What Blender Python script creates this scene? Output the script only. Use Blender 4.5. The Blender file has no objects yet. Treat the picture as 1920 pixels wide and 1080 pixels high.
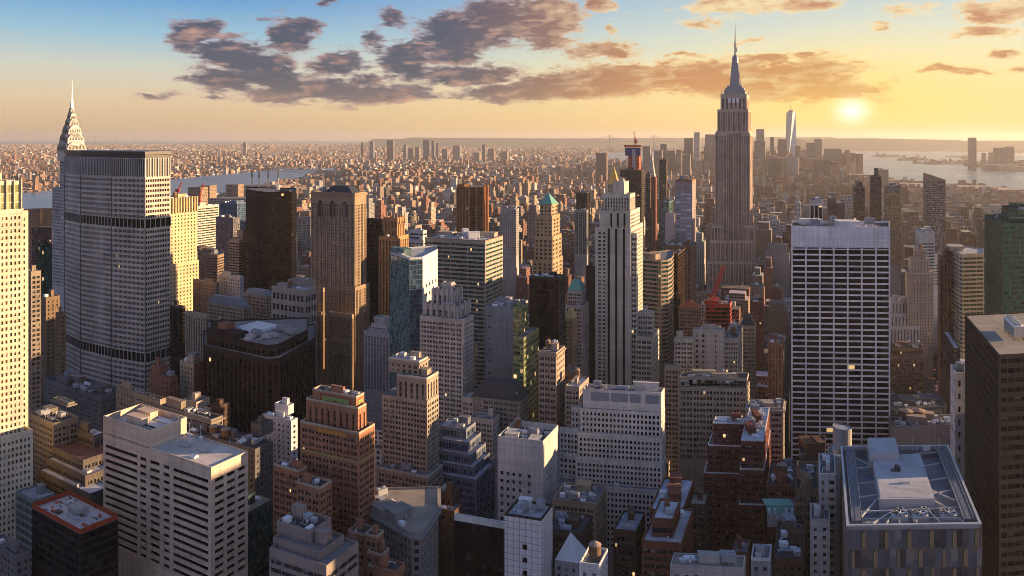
import bpy, math, random
from mathutils import Vector
random.seed(7)
R = math.radians
S = bpy.context.scene
COL = S.collection
# ------------------------------------------------------------------ camera
F, CX, CY, H = 1500.0, 960.0, 257.0, 275.0      # focal length and eye level in photo pixels, eye height in metres
cd = bpy.data.cameras.new('camera'); cam = bpy.data.objects.new('camera', cd); COL.objects.link(cam)
cam.location = (0, 0, H); cam.rotation_euler = (R(90), 0, 0)
cd.sensor_width = 36.0; cd.lens = 36.0 * F / 1920.0; cd.shift_y = -(540.0 - CY) / 1920.0
cd.clip_start = 1.0; cd.clip_end = 250000.0
S.camera = cam
S.view_settings.view_transform = 'Standard'; S.view_settings.look = 'None'
S.view_settings.exposure = 1.3; S.view_settings.gamma = 1.0
S.render.engine = 'CYCLES'
S.cycles.max_bounces = 5; S.cycles.diffuse_bounces = 1; S.cycles.glossy_bounces = 2; S.cycles.volume_bounces = 0
S.cycles.transmission_bounces = 2; S.cycles.caustics_reflective = False
S.cycles.use_denoising = True; S.cycles.filter_width = 0.85
SUN_AZ, SUN_EL = 84.0, 9.2
# ------------------------------------------------------------------ node helper
def lin(c):
    return tuple((x/12.92 if x <= .04045 else ((x+.055)/1.055)**2.4) for x in c)
def s8(r, g, b):
    return lin((r/255, g/255, b/255)) + (1,)
class NT:
    def __init__(s, nt): s.nt = nt; s.n = nt.nodes; s.l = nt.links; s.n.clear()
    def a(s, typ, ins=(), **kw):
        n = s.n.new(typ)
        for k, v in kw.items(): setattr(n, k, v)
        for k, v in (ins.items() if isinstance(ins, dict) else enumerate(ins)):
            if v is None: continue
            if isinstance(v, bpy.types.NodeSocket): s.l.new(v, n.inputs[k])
            else: n.inputs[k].default_value = v
        return n
    def m(s, op, *v, clamp=False): return s.a('ShaderNodeMath', v, operation=op, use_clamp=clamp).outputs[0]
    def v(s, op, *v): return s.a('ShaderNodeVectorMath', v, operation=op).outputs[0]
    def vl(s, op, *v): return s.a('ShaderNodeVectorMath', v, operation=op).outputs['Value']
    def mix(s, f, a, b, blend='MIX'):
        n = s.a('ShaderNodeMix', data_type='RGBA', blend_type=blend)
        for sock, val in ((n.inputs[0], f), (n.inputs[6], a), (n.inputs[7], b)):
            if isinstance(val, bpy.types.NodeSocket): s.l.new(val, sock)
            else: sock.default_value = (val if not isinstance(val, tuple) or len(val) == 4 else val + (1,))
        return n.outputs[2]
    def ss(s, x, a, b):
        n = s.a('ShaderNodeMapRange', {0: x, 1: a, 2: b, 3: 0.0, 4: 1.0}, interpolation_type='SMOOTHSTEP'); return n.outputs[0]
    def ramp(s, x, stops, interp='LINEAR'):
        n = s.a('ShaderNodeValToRGB', [x]); cr = n.color_ramp; cr.interpolation = interp
        while len(cr.elements) < len(stops): cr.elements.new(.5)
        for e, (p, c) in zip(cr.elements, stops): e.position = p; e.color = c if len(c) == 4 else c + (1,)
        return n.outputs[0]
    def noise(s, vec, scale, detail=4.0, rough=.55):
        return s.a('ShaderNodeTexNoise', {'Vector': vec, 'Scale': scale, 'Detail': detail, 'Roughness': rough}).outputs[0]
    def xyz(s, v): return s.a('ShaderNodeSeparateXYZ', [v]).outputs
    def cxyz(s, *v): return s.a('ShaderNodeCombineXYZ', v).outputs[0]
# ------------------------------------------------------------------ sky
def azel(px, py):
    a = math.atan((px - CX) / F); return math.degrees(a), math.degrees(math.atan((CY - py) / F * math.cos(a)))
def make_world():
    w = bpy.data.worlds.new('World'); S.world = w; w.use_nodes = True
    t = NT(w.node_tree)
    d = t.v('NORMALIZE', t.a('ShaderNodeTexCoord').outputs['Generated'])
    x, y, z = t.xyz(d)
    az = t.m('MULTIPLY', t.m('ARCTAN2', x, y), 57.29578)
    el = t.m('MULTIPLY', t.m('ARCSINE', z), 57.29578)
    e30 = t.m('DIVIDE', el, 45.0, clamp=True)
    away = t.ramp(e30, [(0, s8(208,172,134)), (.022, s8(216,180,138)), (.055, s8(222,194,156)), (.10, s8(206,204,186)), (.150, s8(150,188,206)), (.205, s8(96,154,204)), (.32, s8(84,136,190)), (1, s8(66,104,160))])
    sunw = t.ramp(e30, [(0, s8(246,200,112)), (.03, s8(252,213,130)), (.075, s8(251,221,150)), (.12, s8(238,226,180)), (.165, s8(214,217,198)), (.22, s8(180,200,204)), (.36, s8(128,158,186)), (1, s8(78,112,160))])
    f = t.m('MULTIPLY', t.ss(az, -24.0, 26.0), t.ss(az, 150.0, 70.0))
    base = t.mix(f, away, sunw)
    back = t.ramp(e30, [(0, s8(152,150,168)), (.15, s8(148,154,182)), (.45, s8(120,136,174)), (1, s8(82,104,150))])
    base = t.mix(1.0, base, (.42,.42,.42,1), 'MULTIPLY')
    back = t.mix(1.0, back, (.58,.56,.56,1), 'MULTIPLY')
    base = t.mix(t.ss(t.m('ABSOLUTE', az), 60.0, 130.0), base, back)
    # glow round the low sun behind the cloud bank
    sa, se = azel(1598, 206)
    p = t.cxyz(az, el, 0.0)
    g1 = t.vl('LENGTH', t.v('MULTIPLY', t.v('SUBTRACT', p, (sa, se, 0)), (1/6.8, 1/3.4, 0)))
    g2 = t.vl('LENGTH', t.v('MULTIPLY', t.v('SUBTRACT', p, (sa, se - .1, 0)), (1/.9, 1/.72, 0)))
    gl1 = t.m('EXPONENT', t.m('MULTIPLY', t.m('MULTIPLY', g1, g1), -1.0))
    gl2 = t.m('EXPONENT', t.m('MULTIPLY', t.m('MULTIPLY', g2, g2), -1.0))
    base = t.mix(t.m('MULTIPLY', gl1, .7), base, tuple(.42*q for q in s8(255,227,128)))
    # clouds
    BL = [(365,70,62,40,1),(440,105,85,42,1),(545,62,62,44,1.05),(500,130,95,48,1),(420,150,90,34,.8),(570,168,150,34,.95),(700,172,160,30,.95),(640,118,60,34,.9),(760,112,75,48,1),(850,70,95,62,1.1),(930,42,95,62,1.1),(1020,42,80,62,1),(880,140,120,28,.95),(1130,92,85,24,.7),(740,36,34,22,.6),(620,8,20,10,.5),(1120,8,50,18,.9),(700,80,30,30,.4),(1155,48,20,12,.6),
          (960,176,150,20,.9),(1060,160,160,34,1),(1190,148,190,44,1.1),(1340,146,190,44,1.15),(1480,150,180,50,1.1),(1590,168,110,22,.9),(1420,118,80,18,.7),
          (1340,14,75,22,.9),(1460,10,140,18,1),(1320,44,60,14,.6),(1390,78,45,8,.5),(1840,60,95,18,.9),(1880,18,110,30,1),(1895,100,50,10,.7),(1800,128,110,9,.6),(1890,128,60,8,.5),(1640,46,30,7,.5),(1590,120,40,6,.5),(1290,104,50,8,.5),(1500,104,40,8,.5),
          (290,180,60,10,.35),(400,186,40,8,.4),(1700,20,60,10,.4)]
    def field(q):
        mx = None
        for bx, by, rx, ry, wt in BL:
            a0, e0 = azel(bx, by); a1, e1 = azel(bx + rx, by); a2, e2 = azel(bx, by - ry)
            ln = t.vl('LENGTH', t.v('MULTIPLY', t.v('SUBTRACT', q, (a0, e0, 0)), (1/(a1-a0), 1/(e2-e0), 0)))
            b = t.m('MULTIPLY_ADD', ln, -wt, wt)
            mx = b if mx is None else t.m('SMOOTH_MAX', mx, b, .15)
        return mx
    warp = t.a('ShaderNodeTexNoise', {'Vector': t.v('MULTIPLY', p, (.30, .7, 1)), 'Scale': 1.0, 'Detail': 4.0}).outputs['Color']
    q = t.v('ADD', p, t.v('MULTIPLY', t.v('SUBTRACT', warp, (.5, .5, .5)), (4.6, 1.7, 0)))
    m = field(q)
    w2 = t.a('ShaderNodeTexNoise', {'Vector': t.v('MULTIPLY', p, (.8, 1.9, 1)), 'Scale': 1.0, 'Detail': 5.0, 'Roughness': .6}).outputs['Color']
    pw = t.v('ADD', p, t.v('MULTIPLY', t.v('SUBTRACT', w2, (.5, .5, .5)), (1.5, .55, 0)))
    def fb(off):
        return t.noise(t.v('MULTIPLY', t.v('ADD', pw, off), (.42, 1.35, 1)), 1.0, 10.0, .62)
    n1 = fb((0, 0, 3.0)); n2 = fb((.6, -.20, 3.0))
    n3 = t.noise(t.v('MULTIPLY', pw, (1.5, 4.6, 1)), 1.0, 6.0, .62)
    n4 = t.noise(t.v('MULTIPLY', pw, (.30, .62, 1)), 1.0, 3.0, .5)
    dens = t.m('ADD', t.m('MULTIPLY_ADD', m, 1.55, -.06), t.m('MULTIPLY', t.m('SUBTRACT', n1, .5), 2.0))
    dens = t.m('ADD', dens, t.m('MULTIPLY', t.m('SUBTRACT', n3, .5), 1.15))
    alpha = t.ss(dens, -.04, .50)
    thick = t.ss(dens, .12, .70)
    fa = t.ss(az, -6.0, 13.0)
    lit = t.m('ADD', t.m('MULTIPLY', t.m('SUBTRACT', n1, n2), 2.6), t.m('MULTIPLY', t.m('SUBTRACT', n4, .5), 2.6))
    lit = t.m('ADD', lit, t.m('ADD', t.m('MULTIPLY_ADD', fa, .10, -.05), t.m('MULTIPLY', t.m('MULTIPLY', fa, .35), t.ss(el, 5.5, 8.0))), clamp=True)
    dark = t.mix(fa, s8(66,66,86), s8(190,116,58))
    edge = t.mix(fa, s8(224,166,142), s8(255,232,170))
    mid = t.mix(fa, s8(156,132,138), s8(252,206,130))
    low = t.ss(el, 4.6, 1.6)
    cc = t.mix(thick, mid, dark)
    cc = t.mix(t.m('MULTIPLY', lit, .8), cc, edge)
    cc = t.mix(t.m('MULTIPLY', low, .25), cc, t.mix(fa, s8(196,156,128), s8(236,176,84)))
    cc = t.mix(1.0, cc, (.42,.42,.42,1), 'MULTIPLY')
    al = t.m('MULTIPLY', alpha, t.mix(fa, (.97,.97,.97,1), (.9,.9,.9,1)))
    sky = t.mix(al, base, cc)
    wsp = t.noise(t.v('MULTIPLY', t.v('ADD', pw, (0, 0, 9.0)), (.16, 1.5, 1)), 1.0, 8.0, .62)
    sky = t.mix(t.m('MULTIPLY', t.m('MULTIPLY', t.ss(wsp, .52, .74), .42), t.m('MULTIPLY', t.ss(el, 1.2, 3.5), t.m('MULTIPLY_ADD', fa, .75, .25))), sky, t.mix(1.0, t.mix(fa, s8(214,184,168), s8(255,228,160)), (.42,.42,.42,1), 'MULTIPLY'))
    sky = t.mix(t.m('MULTIPLY', gl1, .30), sky, tuple(.42*q for q in s8(255,212,84)))
    # streaks that cross the sun disc
    st = t.noise(t.v('MULTIPLY', p, (.35, 5.5, 1)), 1.0, 4.0)
    g2b = t.m('MULTIPLY', gl2, t.m('MULTIPLY_ADD', st, 1.5, .15), clamp=True)
    sky = t.mix(g2b, sky, (.60, .56, .44, 1))
    nish = t.a('ShaderNodeTexSky', sky_type='NISHITA', sun_disc=False, sun_elevation=R(SUN_EL), sun_rotation=R(SUN_AZ), altitude=200.0)
    sky = t.mix(1.0, sky, t.mix(1.0, nish.outputs[0], (.004, .005, .007, 1), 'MULTIPLY'), 'ADD')
    bg = t.a('ShaderNodeBackground', {'Color': sky, 'Strength': 1.0})
    o = t.a('ShaderNodeOutputWorld'); t.l.new(bg.outputs[0], o.inputs[0])
make_world()
sd = bpy.data.lights.new('sun', 'SUN'); sun = bpy.data.objects.new('sun', sd); COL.objects.link(sun)
sd.energy = 5.0; sd.angle = R(.6); sd.color = (1.0, .66, .35)
sv = Vector((math.sin(R(SUN_AZ))*math.cos(R(SUN_EL)), math.cos(R(SUN_AZ))*math.cos(R(SUN_EL)), math.sin(R(SUN_EL))))
sun.rotation_euler = (-sv).to_track_quat('-Z', 'Y').to_euler(); sun.location = sv*3000
# ------------------------------------------------------------------ materials
MATS = {}
def newmat(key):
    m = bpy.data.materials.new(key); m.use_nodes = True; MATS[key] = m; return m, NT(m.node_tree)
def fin(t, **ins):
    p = t.a('ShaderNodeBsdfPrincipled')
    for k, v in ins.items():
        k = k.replace('_', ' ')
        if isinstance(v, bpy.types.NodeSocket): t.l.new(v, p.inputs[k])
        else: p.inputs[k].default_value = v if not isinstance(v, tuple) or len(v) == 4 else v + (1,)
    o = t.a('ShaderNodeOutputMaterial'); t.l.new(p.outputs[0], o.inputs[0])
def wall(c, var=.40, rough=.85):
    key = 'wall_%02d_%02d_%02d' % tuple(int(x*100) for x in c)
    if key in MATS: return MATS[key]
    m, t = newmat(key)
    tc = t.a('ShaderNodeTexCoord').outputs['Object']
    big = t.noise(tc, .045, 3.0); streak = t.noise(t.v('MULTIPLY', tc, (.9, .9, .05)), 1.0, 4.0); fine = t.noise(tc, 1.3, 3.0)
    course = t.noise(t.v('MULTIPLY', tc, (.02, .02, .75)), 1.0, 2.0)
    k = t.m('ADD', t.m('ADD', t.m('MULTIPLY', t.m('SUBTRACT', big, .5), var*2.2), t.m('MULTIPLY', t.m('SUBTRACT', streak, .5), var*2.0)),
            t.m('ADD', t.m('MULTIPLY', t.m('SUBTRACT', fine, .5), var*1.5), t.m('MULTIPLY', t.m('SUBTRACT', course, .5), var*1.4)))
    jz = t.m('LESS_THAN', t.m('FRACT', t.m('MULTIPLY', t.xyz(tc)[2], .3125)), .07)
    k = t.m('SUBTRACT', t.m('ADD', k, 1.0), t.m('MULTIPLY', jz, .13))
    col = t.v('MULTIPLY', tuple(c), t.cxyz(k, k, t.m('MULTIPLY_ADD', big, -.12, t.m('ADD', k, .05))))
    fin(t, Base_Color=col, Roughness=rough, Specular_IOR_Level=.10)
    return m
def wall_grid(c, a, s=2.2):
    key = 'panel_%02d_%02d_%02d' % tuple(int(x*100) for x in c)
    if key in MATS: return MATS[key]
    m, t = newmat(key); tc = t.a('ShaderNodeTexCoord').outputs['Object']; b = (-a.y, a.x, 0)
    j = None
    for ax in ((a.x, a.y, 0), b, (0, 0, 1)):
        q = t.m('LESS_THAN', t.m('FRACT', t.m('MULTIPLY_ADD', t.vl('DOT_PRODUCT', tc, ax), 1/s, .5)), .09); j = q if j is None else t.m('MAXIMUM', j, q)
    n = t.m('ADD', t.m('MULTIPLY', t.noise(tc, .08, 3.0), .3), t.m('MULTIPLY_ADD', t.noise(t.v('MULTIPLY', tc, (.5,.5,.05)), 1.0, 4.0), .3, .72))
    k = t.m('MULTIPLY', n, t.m('MULTIPLY_ADD', j, -.55, 1.0))
    fin(t, Base_Color=t.v('MULTIPLY', tuple(c), t.cxyz(k, k, k)), Roughness=.6, Specular_IOR_Level=.25); return m
def flat(key, c, rough=.7, metal=0.0, var=.25, sc=.4, spec=.3):
    if key in MATS: return MATS[key]
    m, t = newmat(key)
    tc = t.a('ShaderNodeTexCoord').outputs['Object']
    n = t.m('MULTIPLY_ADD', t.noise(tc, sc, 5.0, .65), var*2, 1.0 - var)
    fin(t, Base_Color=t.v('MULTIPLY', tuple(c), t.cxyz(n, n, n)), Roughness=rough, Metallic=metal, Specular_IOR_Level=spec)
    return m
def roofm(c):
    key = 'roof_%02d_%02d_%02d' % tuple(int(x*100) for x in c)
    if key in MATS: return MATS[key]
    m, t = newmat(key)
    tc = t.a('ShaderNodeTexCoord').outputs['Object']
    a = t.noise(tc, .12, 4.0); b = t.noise(tc, .9, 5.0, .7); v = t.a('ShaderNodeTexVoronoi', {'Vector': tc, 'Scale': .16}).outputs['Color']
    k = t.m('ADD', t.m('MULTIPLY', a, .7), t.m('ADD', t.m('MULTIPLY', b, .5), t.m('MULTIPLY', t.xyz(v)[0], .22)))
    k = t.m('ADD', k, .28)
    fin(t, Base_Color=t.v('MULTIPLY', tuple(c), t.cxyz(k, k, k)), Roughness=.9, Specular_IOR_Level=.2)
    return m
def glass(key, dark=(.012,.014,.02), blind=(.24,.23,.21), pb=.28, lit=.003, rough=.12, metal=0.0, spec=.42, sash=(.10,.10,.10), sashw=.05, sheen_share=.12):
    m, t = newmat('glass_' + key)
    r0 = t.m('FRACT', t.m('ADD', t.a('ShaderNodeObjectInfo').outputs['Random'], t.m('MULTIPLY', t.a('ShaderNodeNewGeometry').outputs['Random Per Island'], 7.31)))
    r1 = t.m('FRACT', t.m('MULTIPLY', r0, 37.7)); r2 = t.m('FRACT', t.m('MULTIPLY', r0, 91.3))
    u, v, _ = t.xyz(t.a('ShaderNodeUVMap', uv_map='uv').outputs[0])
    pull = t.m('MULTIPLY', t.m('LESS_THAN', r0, pb), t.m('MULTIPLY_ADD', r1, .85, .15))
    isb = t.m('GREATER_THAN', v, t.m('SUBTRACT', 1.0, pull))
    k = t.m('MULTIPLY_ADD', r2, 1.1, .45)
    col = t.v('MULTIPLY', tuple(dark), t.cxyz(k, k, k))
    col = t.mix(isb, col, t.v('MULTIPLY', tuple(blind), t.cxyz(k, k, k)))
    painted_sheen = t.m('GREATER_THAN', t.m('FRACT', t.m('MULTIPLY', r0, 53.9)), 1.0 - sheen_share)  # some panes get a painted sky reflection, a paler base colour
    if not metal: col = t.mix(t.m('MULTIPLY', painted_sheen, .8), col, tuple(min(1, q*2.5 + .02) for q in dark))
    if sashw:
        s1 = t.m('LESS_THAN', t.m('ABSOLUTE', t.m('SUBTRACT', v, .5)), sashw)
        col = t.mix(s1, col, tuple(sash))
    em = t.m('MULTIPLY', t.m('GREATER_THAN', r2, 1.0 - lit), t.m('MULTIPLY_ADD', r1, .45, .15))
    fin(t, Base_Color=col, Roughness=rough, Metallic=metal, Specular_IOR_Level=spec, Emission_Color=(1.0, .62, .26, 1), Emission_Strength=em)
    return m
G = dict(
 std=glass('std'), dim=glass('dim', pb=.2, blind=(.16,.15,.14)), pale=glass('pale', pb=.6, blind=(.42,.42,.42)),
 black=glass('black', dark=(.006,.006,.008), pb=.06, blind=(.035,.035,.04), sashw=0, lit=.002, spec=.14, sheen_share=.04),
 bronze=glass('bronze', dark=(.016,.010,.007), pb=.10, blind=(.035,.022,.014), sashw=0, lit=.003, spec=.35, sheen_share=.05),
 green=glass('green', dark=(.012,.045,.042), pb=.25, blind=(.05,.11,.10), sashw=0, rough=.08, spec=.9, lit=.006),
 emer=glass('emer', dark=(.004,.050,.040), pb=.3, blind=(.008,.09,.07), sashw=0, rough=.1, spec=.8, lit=.006),
 teal=glass('teal', dark=(.05,.12,.135), pb=.4, blind=(.10,.17,.18), sashw=0, rough=.1, spec=.9, lit=.006),
 blue=glass('blue', dark=(.03,.055,.10), pb=.3, blind=(.07,.10,.15), sashw=0, rough=.08, spec=.9, lit=.0),
 mirror=glass('mirror', dark=(.30,.32,.35), pb=.2, blind=(.35,.35,.36), sashw=0, rough=.1, metal=.75, lit=.0),
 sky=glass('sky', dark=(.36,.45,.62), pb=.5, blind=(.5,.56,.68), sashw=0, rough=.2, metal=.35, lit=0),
 warm=glass('warm', dark=(.02,.016,.014), pb=.4, blind=(.3,.26,.2), lit=.02),
 esb=glass('esb', dark=(.05,.036,.03), pb=.5, blind=(.26,.21,.18), lit=.002))
def city_mat():
    m, t = newmat('city_facades')
    col = t.a('ShaderNodeAttribute', attribute_name='col').outputs['Color']
    uv = t.a('ShaderNodeUVMap', uv_map='uv').outputs[0]
    u, v, _ = t.xyz(uv)
    fu, fv = t.m('FRACT', u), t.m('FRACT', v)
    mask = t.m('MULTIPLY', t.m('LESS_THAN', t.m('ABSOLUTE', t.m('SUBTRACT', fu, .5)), .27), t.m('LESS_THAN', t.m('ABSOLUTE', t.m('SUBTRACT', fv, .55)), .27))
    mask = t.m('MULTIPLY', mask, t.m('GREATER_THAN', v, 0.0))
    wn = t.a('ShaderNodeTexWhiteNoise', {'Vector': t.v('FLOOR', uv)}, noise_dimensions='2D')
    r = wn.outputs['Value']
    wc = t.ramp(r, [(0, (.012,.013,.018)), (.55, (.03,.03,.035)), (.72, (.10,.10,.10)), (.9, (.28,.27,.25))], 'CONSTANT')
    pos = t.a('ShaderNodeNewGeometry').outputs['Position']
    k = t.m('ADD', t.m('MULTIPLY_ADD', t.noise(pos, .06, 3.0), .6, .55), t.m('MULTIPLY', t.noise(pos, .7, 3.0), .3))
    c = t.v('MULTIPLY', col, t.cxyz(k, k, k))
    em = t.m('MULTIPLY', t.m('MULTIPLY', mask, .4), t.m('GREATER_THAN', r, .998))
    fin(t, Base_Color=t.mix(mask, c, wc), Roughness=t.m('MULTIPLY_ADD', mask, -.6, .85), Specular_IOR_Level=.35, Emission_Color=(1.0,.6,.25,1), Emission_Strength=em)
    return m
CITY = city_mat()
M_AC = flat('galvanised_metal', (.46,.47,.49), .45, .3); M_DK = flat('dark_metal', (.05,.05,.055), .5, .3); M_WOOD = flat('tank_wood', (.17,.10,.06), .85)
M_CONE = flat('tank_cone', (.30,.22,.17), .7); M_WHITE = flat('white_paint', (.68,.68,.68), .6); M_STEEL = flat('steel', (.55,.56,.58), .35, .8, .12)
M_COPPER = flat('green_copper', (.12,.32,.26), .6); M_GOLD = flat('gold_leaf', (.75,.47,.10), .35, .6, .1); M_RED = flat('crane_red', (.55,.05,.03), .5, 0, .1)
M_SLATE = flat('slate', (.035,.04,.05), .6); M_BLUE = flat('blue_paint', (.04,.16,.42), .6); M_YEL = flat('yellow_paint', (.62,.50,.05), .6)
M_ORANGE = flat('orange_netting', (.62,.12,.05), .8); M_NAVY = flat('blue_netting', (.02,.03,.16), .7); M_GREY = flat('grey_paint', (.26,.27,.30), .6)
M_CONC = flat('concrete', (.36,.34,.32), .85); M_TERRA = flat('terracotta', (.26,.09,.05), .8); M_LEAD = flat('lead_roof', (.16,.19,.22), .6)
# ------------------------------------------------------------------ mesh builder
UP = Vector((0, 0, 1))
class MB:
    def __init__(s, uv=False, col=False): s.v = []; s.f = []; s.uv = [] if uv else None; s.c = [] if col else None
    def face(s, pts, uvs=None, col=None):
        b = len(s.v); s.v.extend(pts); s.f.append(tuple(range(b, b + len(pts))))
        if s.uv is not None: s.uv.extend(uvs or [(0, -1)] * len(pts))
        if s.c is not None: s.c.extend([col] * len(pts))
    def prism(s, poly, z0, z1, top=True, bot=False, poly1=None):
        p1 = poly1 or poly; n = len(poly)
        for i in range(n):
            j = (i + 1) % n
            s.face([(poly[i][0], poly[i][1], z0), (poly[j][0], poly[j][1], z0), (p1[j][0], p1[j][1], z1), (p1[i][0], p1[i][1], z1)])
        if top: s.face([(p[0], p[1], z1) for p in p1])
        if bot: s.face([(p[0], p[1], z0) for p in reversed(poly)])
    def box(s, c, a, wa, b, wb, z0, z1, bot=True):
        c = Vector(c[:2]); a = Vector(a[:2]); b = Vector(b[:2])
        q = [c - a*wa/2 - b*wb/2, c + a*wa/2 - b*wb/2, c + a*wa/2 + b*wb/2, c - a*wa/2 + b*wb/2]
        if a.x*b.y - a.y*b.x < 0: q.reverse()
        s.prism(q, z0, z1, True, bot)
    def cyl(s, c, r0, z0, z1, n=12, r1=None, top=True):
        r1 = r0 if r1 is None else r1
        ring = lambda r: [(c[0] + r*math.cos(2*math.pi*i/n), c[1] + r*math.sin(2*math.pi*i/n)) for i in range(n)]
        s.prism(ring(r0), z0, z1, top, True, ring(r1))
    def bar(s, p, q, r, n=4):
        p = Vector(p); q = Vector(q); d = (q - p).normalized(); x = d.cross(UP if abs(d.z) < .95 else Vector((1, 0, 0))).normalized(); y = d.cross(x)
        k = [x*math.cos(2*math.pi*(i+.5)/n)*r + y*math.sin(2*math.pi*(i+.5)/n)*r for i in range(n)]
        for i in range(n):
            j = (i + 1) % n; s.face([tuple(p+k[j]), tuple(p+k[i]), tuple(q+k[i]), tuple(q+k[j])])
        s.face([tuple(p+e) for e in k]); s.face([tuple(q+e) for e in reversed(k)])
    def build(s, name, mat, parent=None, smooth=False):
        o0 = ROOT.get(parent.name, Vector()) if parent else Vector()
        vs = [(p[0]-o0[0], p[1]-o0[1], p[2]-o0[2]) for p in s.v] if parent else s.v
        me = bpy.data.meshes.new(name); me.from_pydata(vs, [], s.f)
        if s.uv is not None:
            l = me.uv_layers.new(name='uv'); l.data.foreach_set('uv', [x for u in s.uv for x in u])
        if s.c is not None:
            l = me.color_attributes.new('col', 'FLOAT_COLOR', 'CORNER'); l.data.foreach_set('color', [x for u in s.c for x in (*u[:3], 1.0)])
        me.materials.append(mat)
        if smooth: me.shade_smooth()
        return put(name, me, parent)
ROOT = {}
def put(name, me, parent=None, loc=None):
    o = bpy.data.objects.new(name, me); COL.objects.link(o)
    if parent: o.parent = parent; ROOT[o.name] = ROOT.get(parent.name, Vector())
    if loc is not None: o.location = loc
    return o
def tag(o, label, cat, group=None, kind=None):
    o['label'] = label
    if cat: o['category'] = cat
    if group: o['group'] = group
    if kind: o['kind'] = kind
    return o
def empty(name, loc):
    o = bpy.data.objects.new(name, None); COL.objects.link(o); o.location = loc; o.empty_display_size = 1.0; ROOT[o.name] = Vector(loc); return o
# ------------------------------------------------------------------ picture <-> place
def gp(px, D): return Vector(((px - CX)/F*D, D))
def zt(y, D): return H - (y - CY)/F*D
def pxy(p): return CX + p[0]/p[1]*F, CY + (H - p[2])/p[1]*F
def axes(x):
    a = math.degrees((x - 960)/1600.0); aL = 69.5 + a; aR = 20.5 - a
    vl = x - 1600*math.tan(R(aL)); u = Vector((vl - 960, F)).normalized()
    if aL > 90: u = -u
    vr = x + 1600*math.tan(R(aR)); v = Vector((vr - 960, F)).normalized()
    return u, v
def solve(N, a, px, cap):
    k = (px - CX)/F; den = a.x - k*a.y
    if abs(den) < 1e-5: return cap
    w = (k*N.y - N.x)/den
    return cap if w <= .5 or w > cap else w
class Foot: pass
def corner(xl, xc, xr, D, wa=None, wb=None, cap=80):
    f = Foot(); N = gp(xc, D); u, v = axes(xc)
    left = xc < 1500 or (xc < 1600 and xc - xl > 2.5*(xr - xc))
    a, b = (u, v) if left else (v, -u)
    A = wa or solve(N, a, xl, cap); Bw = wb or (solve(N, b, xr, cap) if xr > xc + .4 else 35.0)
    if left and Bw == cap: Bw = 35.0
    f.N, f.a, f.b, f.wa, f.wb = N, a, b, A, Bw
    f.chain = [N + a*A, N, N + b*Bw]; f.back = [N + a*A + b*Bw]; f.poly = f.chain + f.back; f.D = D
    return f
def polyfoot(vs, back=40.0, ref=None):
    f = Foot(); f.chain = [gp(x, d) for x, d in vs]; i = ref if ref is not None else min(range(len(vs)), key=lambda k: vs[k][1])
    f.D = vs[i][1]; f.N = f.chain[i]; u, v = axes(vs[i][0])
    f.a = (f.chain[0]-f.N).normalized() if (f.chain[0]-f.N).length > 1 else (f.N-f.chain[1]).normalized(); f.b = f.N.normalized()
    f.wa = (f.chain[0]-f.N).length or (f.N-f.chain[1]).length; f.wb = min(back, 60)
    if (f.chain[0]-f.N).length < 1: f.N = f.chain[1]
    f.back = [f.chain[-1]*(1 + back*.97/f.chain[-1].length) - Vector((.2, 0)), f.chain[0]*(1 + back*.97/f.chain[0].length) + Vector((.2, 0))]
    f.poly = f.chain + f.back
    return f
def inset(poly, d):
    n = len(poly); out = []
    for i in range(n):
        p, c, q = poly[i-1], poly[i], poly[(i+1) % n]
        e1 = (c-p).normalized(); e2 = (q-c).normalized(); n1 = Vector((-e1.y, e1.x)); n2 = Vector((-e2.y, e2.x))
        b = n1 + n2
        k = d/max(.35, b.dot(n1)) if b.length > 1e-3 else d
        out.append(c + b*k)
    return out
# ------------------------------------------------------------------ facades and buildings
ST = dict(
 punch=dict(bay=2.8, fl=3.15, pat=[(.26,.74)], vz=(.22,.76), r=.4, top=1.6),
 small=dict(bay=3.4, fl=3.2, pat=[(.32,.68)], vz=(.26,.72), r=.35, top=1.5),
 pair=dict(bay=3.8, fl=3.15, pat=[(.12,.44),(.56,.88)], vz=(.22,.76), r=.4, top=1.6),
 trip=dict(bay=5.2, fl=3.15, pat=[(.08,.33),(.37,.63),(.67,.92)], vz=(.22,.74), r=.4, top=1.6),
 band=dict(bay=9.0, fl=3.8, pat=[(.02,.98)], split=5, vz=(.32,.80), r=.3, top=2.2),
 pier=dict(bay=2.8, fl=3.1, pat=[(.28,.78)], vz=(.15,.72), r=.5, top=2.0, strip=1),
 piers2=dict(bay=5.0, fl=3.2, pat=[(.16,.48),(.54,.86)], vz=(.15,.7), r=.5, top=2.0, strip=1),
 curtain=dict(bay=1.7, fl=3.4, pat=[(.05,.95)], vz=(.05,.93), r=.12, top=.6),
 curtband=dict(bay=1.7, fl=3.8, pat=[(.04,.96)], vz=(.30,.96), r=.15, top=.6),
 egg=dict(bay=1.75, fl=3.6, pat=[(.2,.8)], vz=(.30,.88), r=.5, top=.5),
 apt=dict(bay=4.0, fl=3.0, pat=[(.2,.8)], vz=(.28,.75), r=.3, top=1.5))
def st(base, **kw): d = dict(ST[base]); d.update(kw); return d
WIN_BUDGET = [1900]
HAND = []                                       # footprints and pixel spans of the hand-placed buildings
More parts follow.
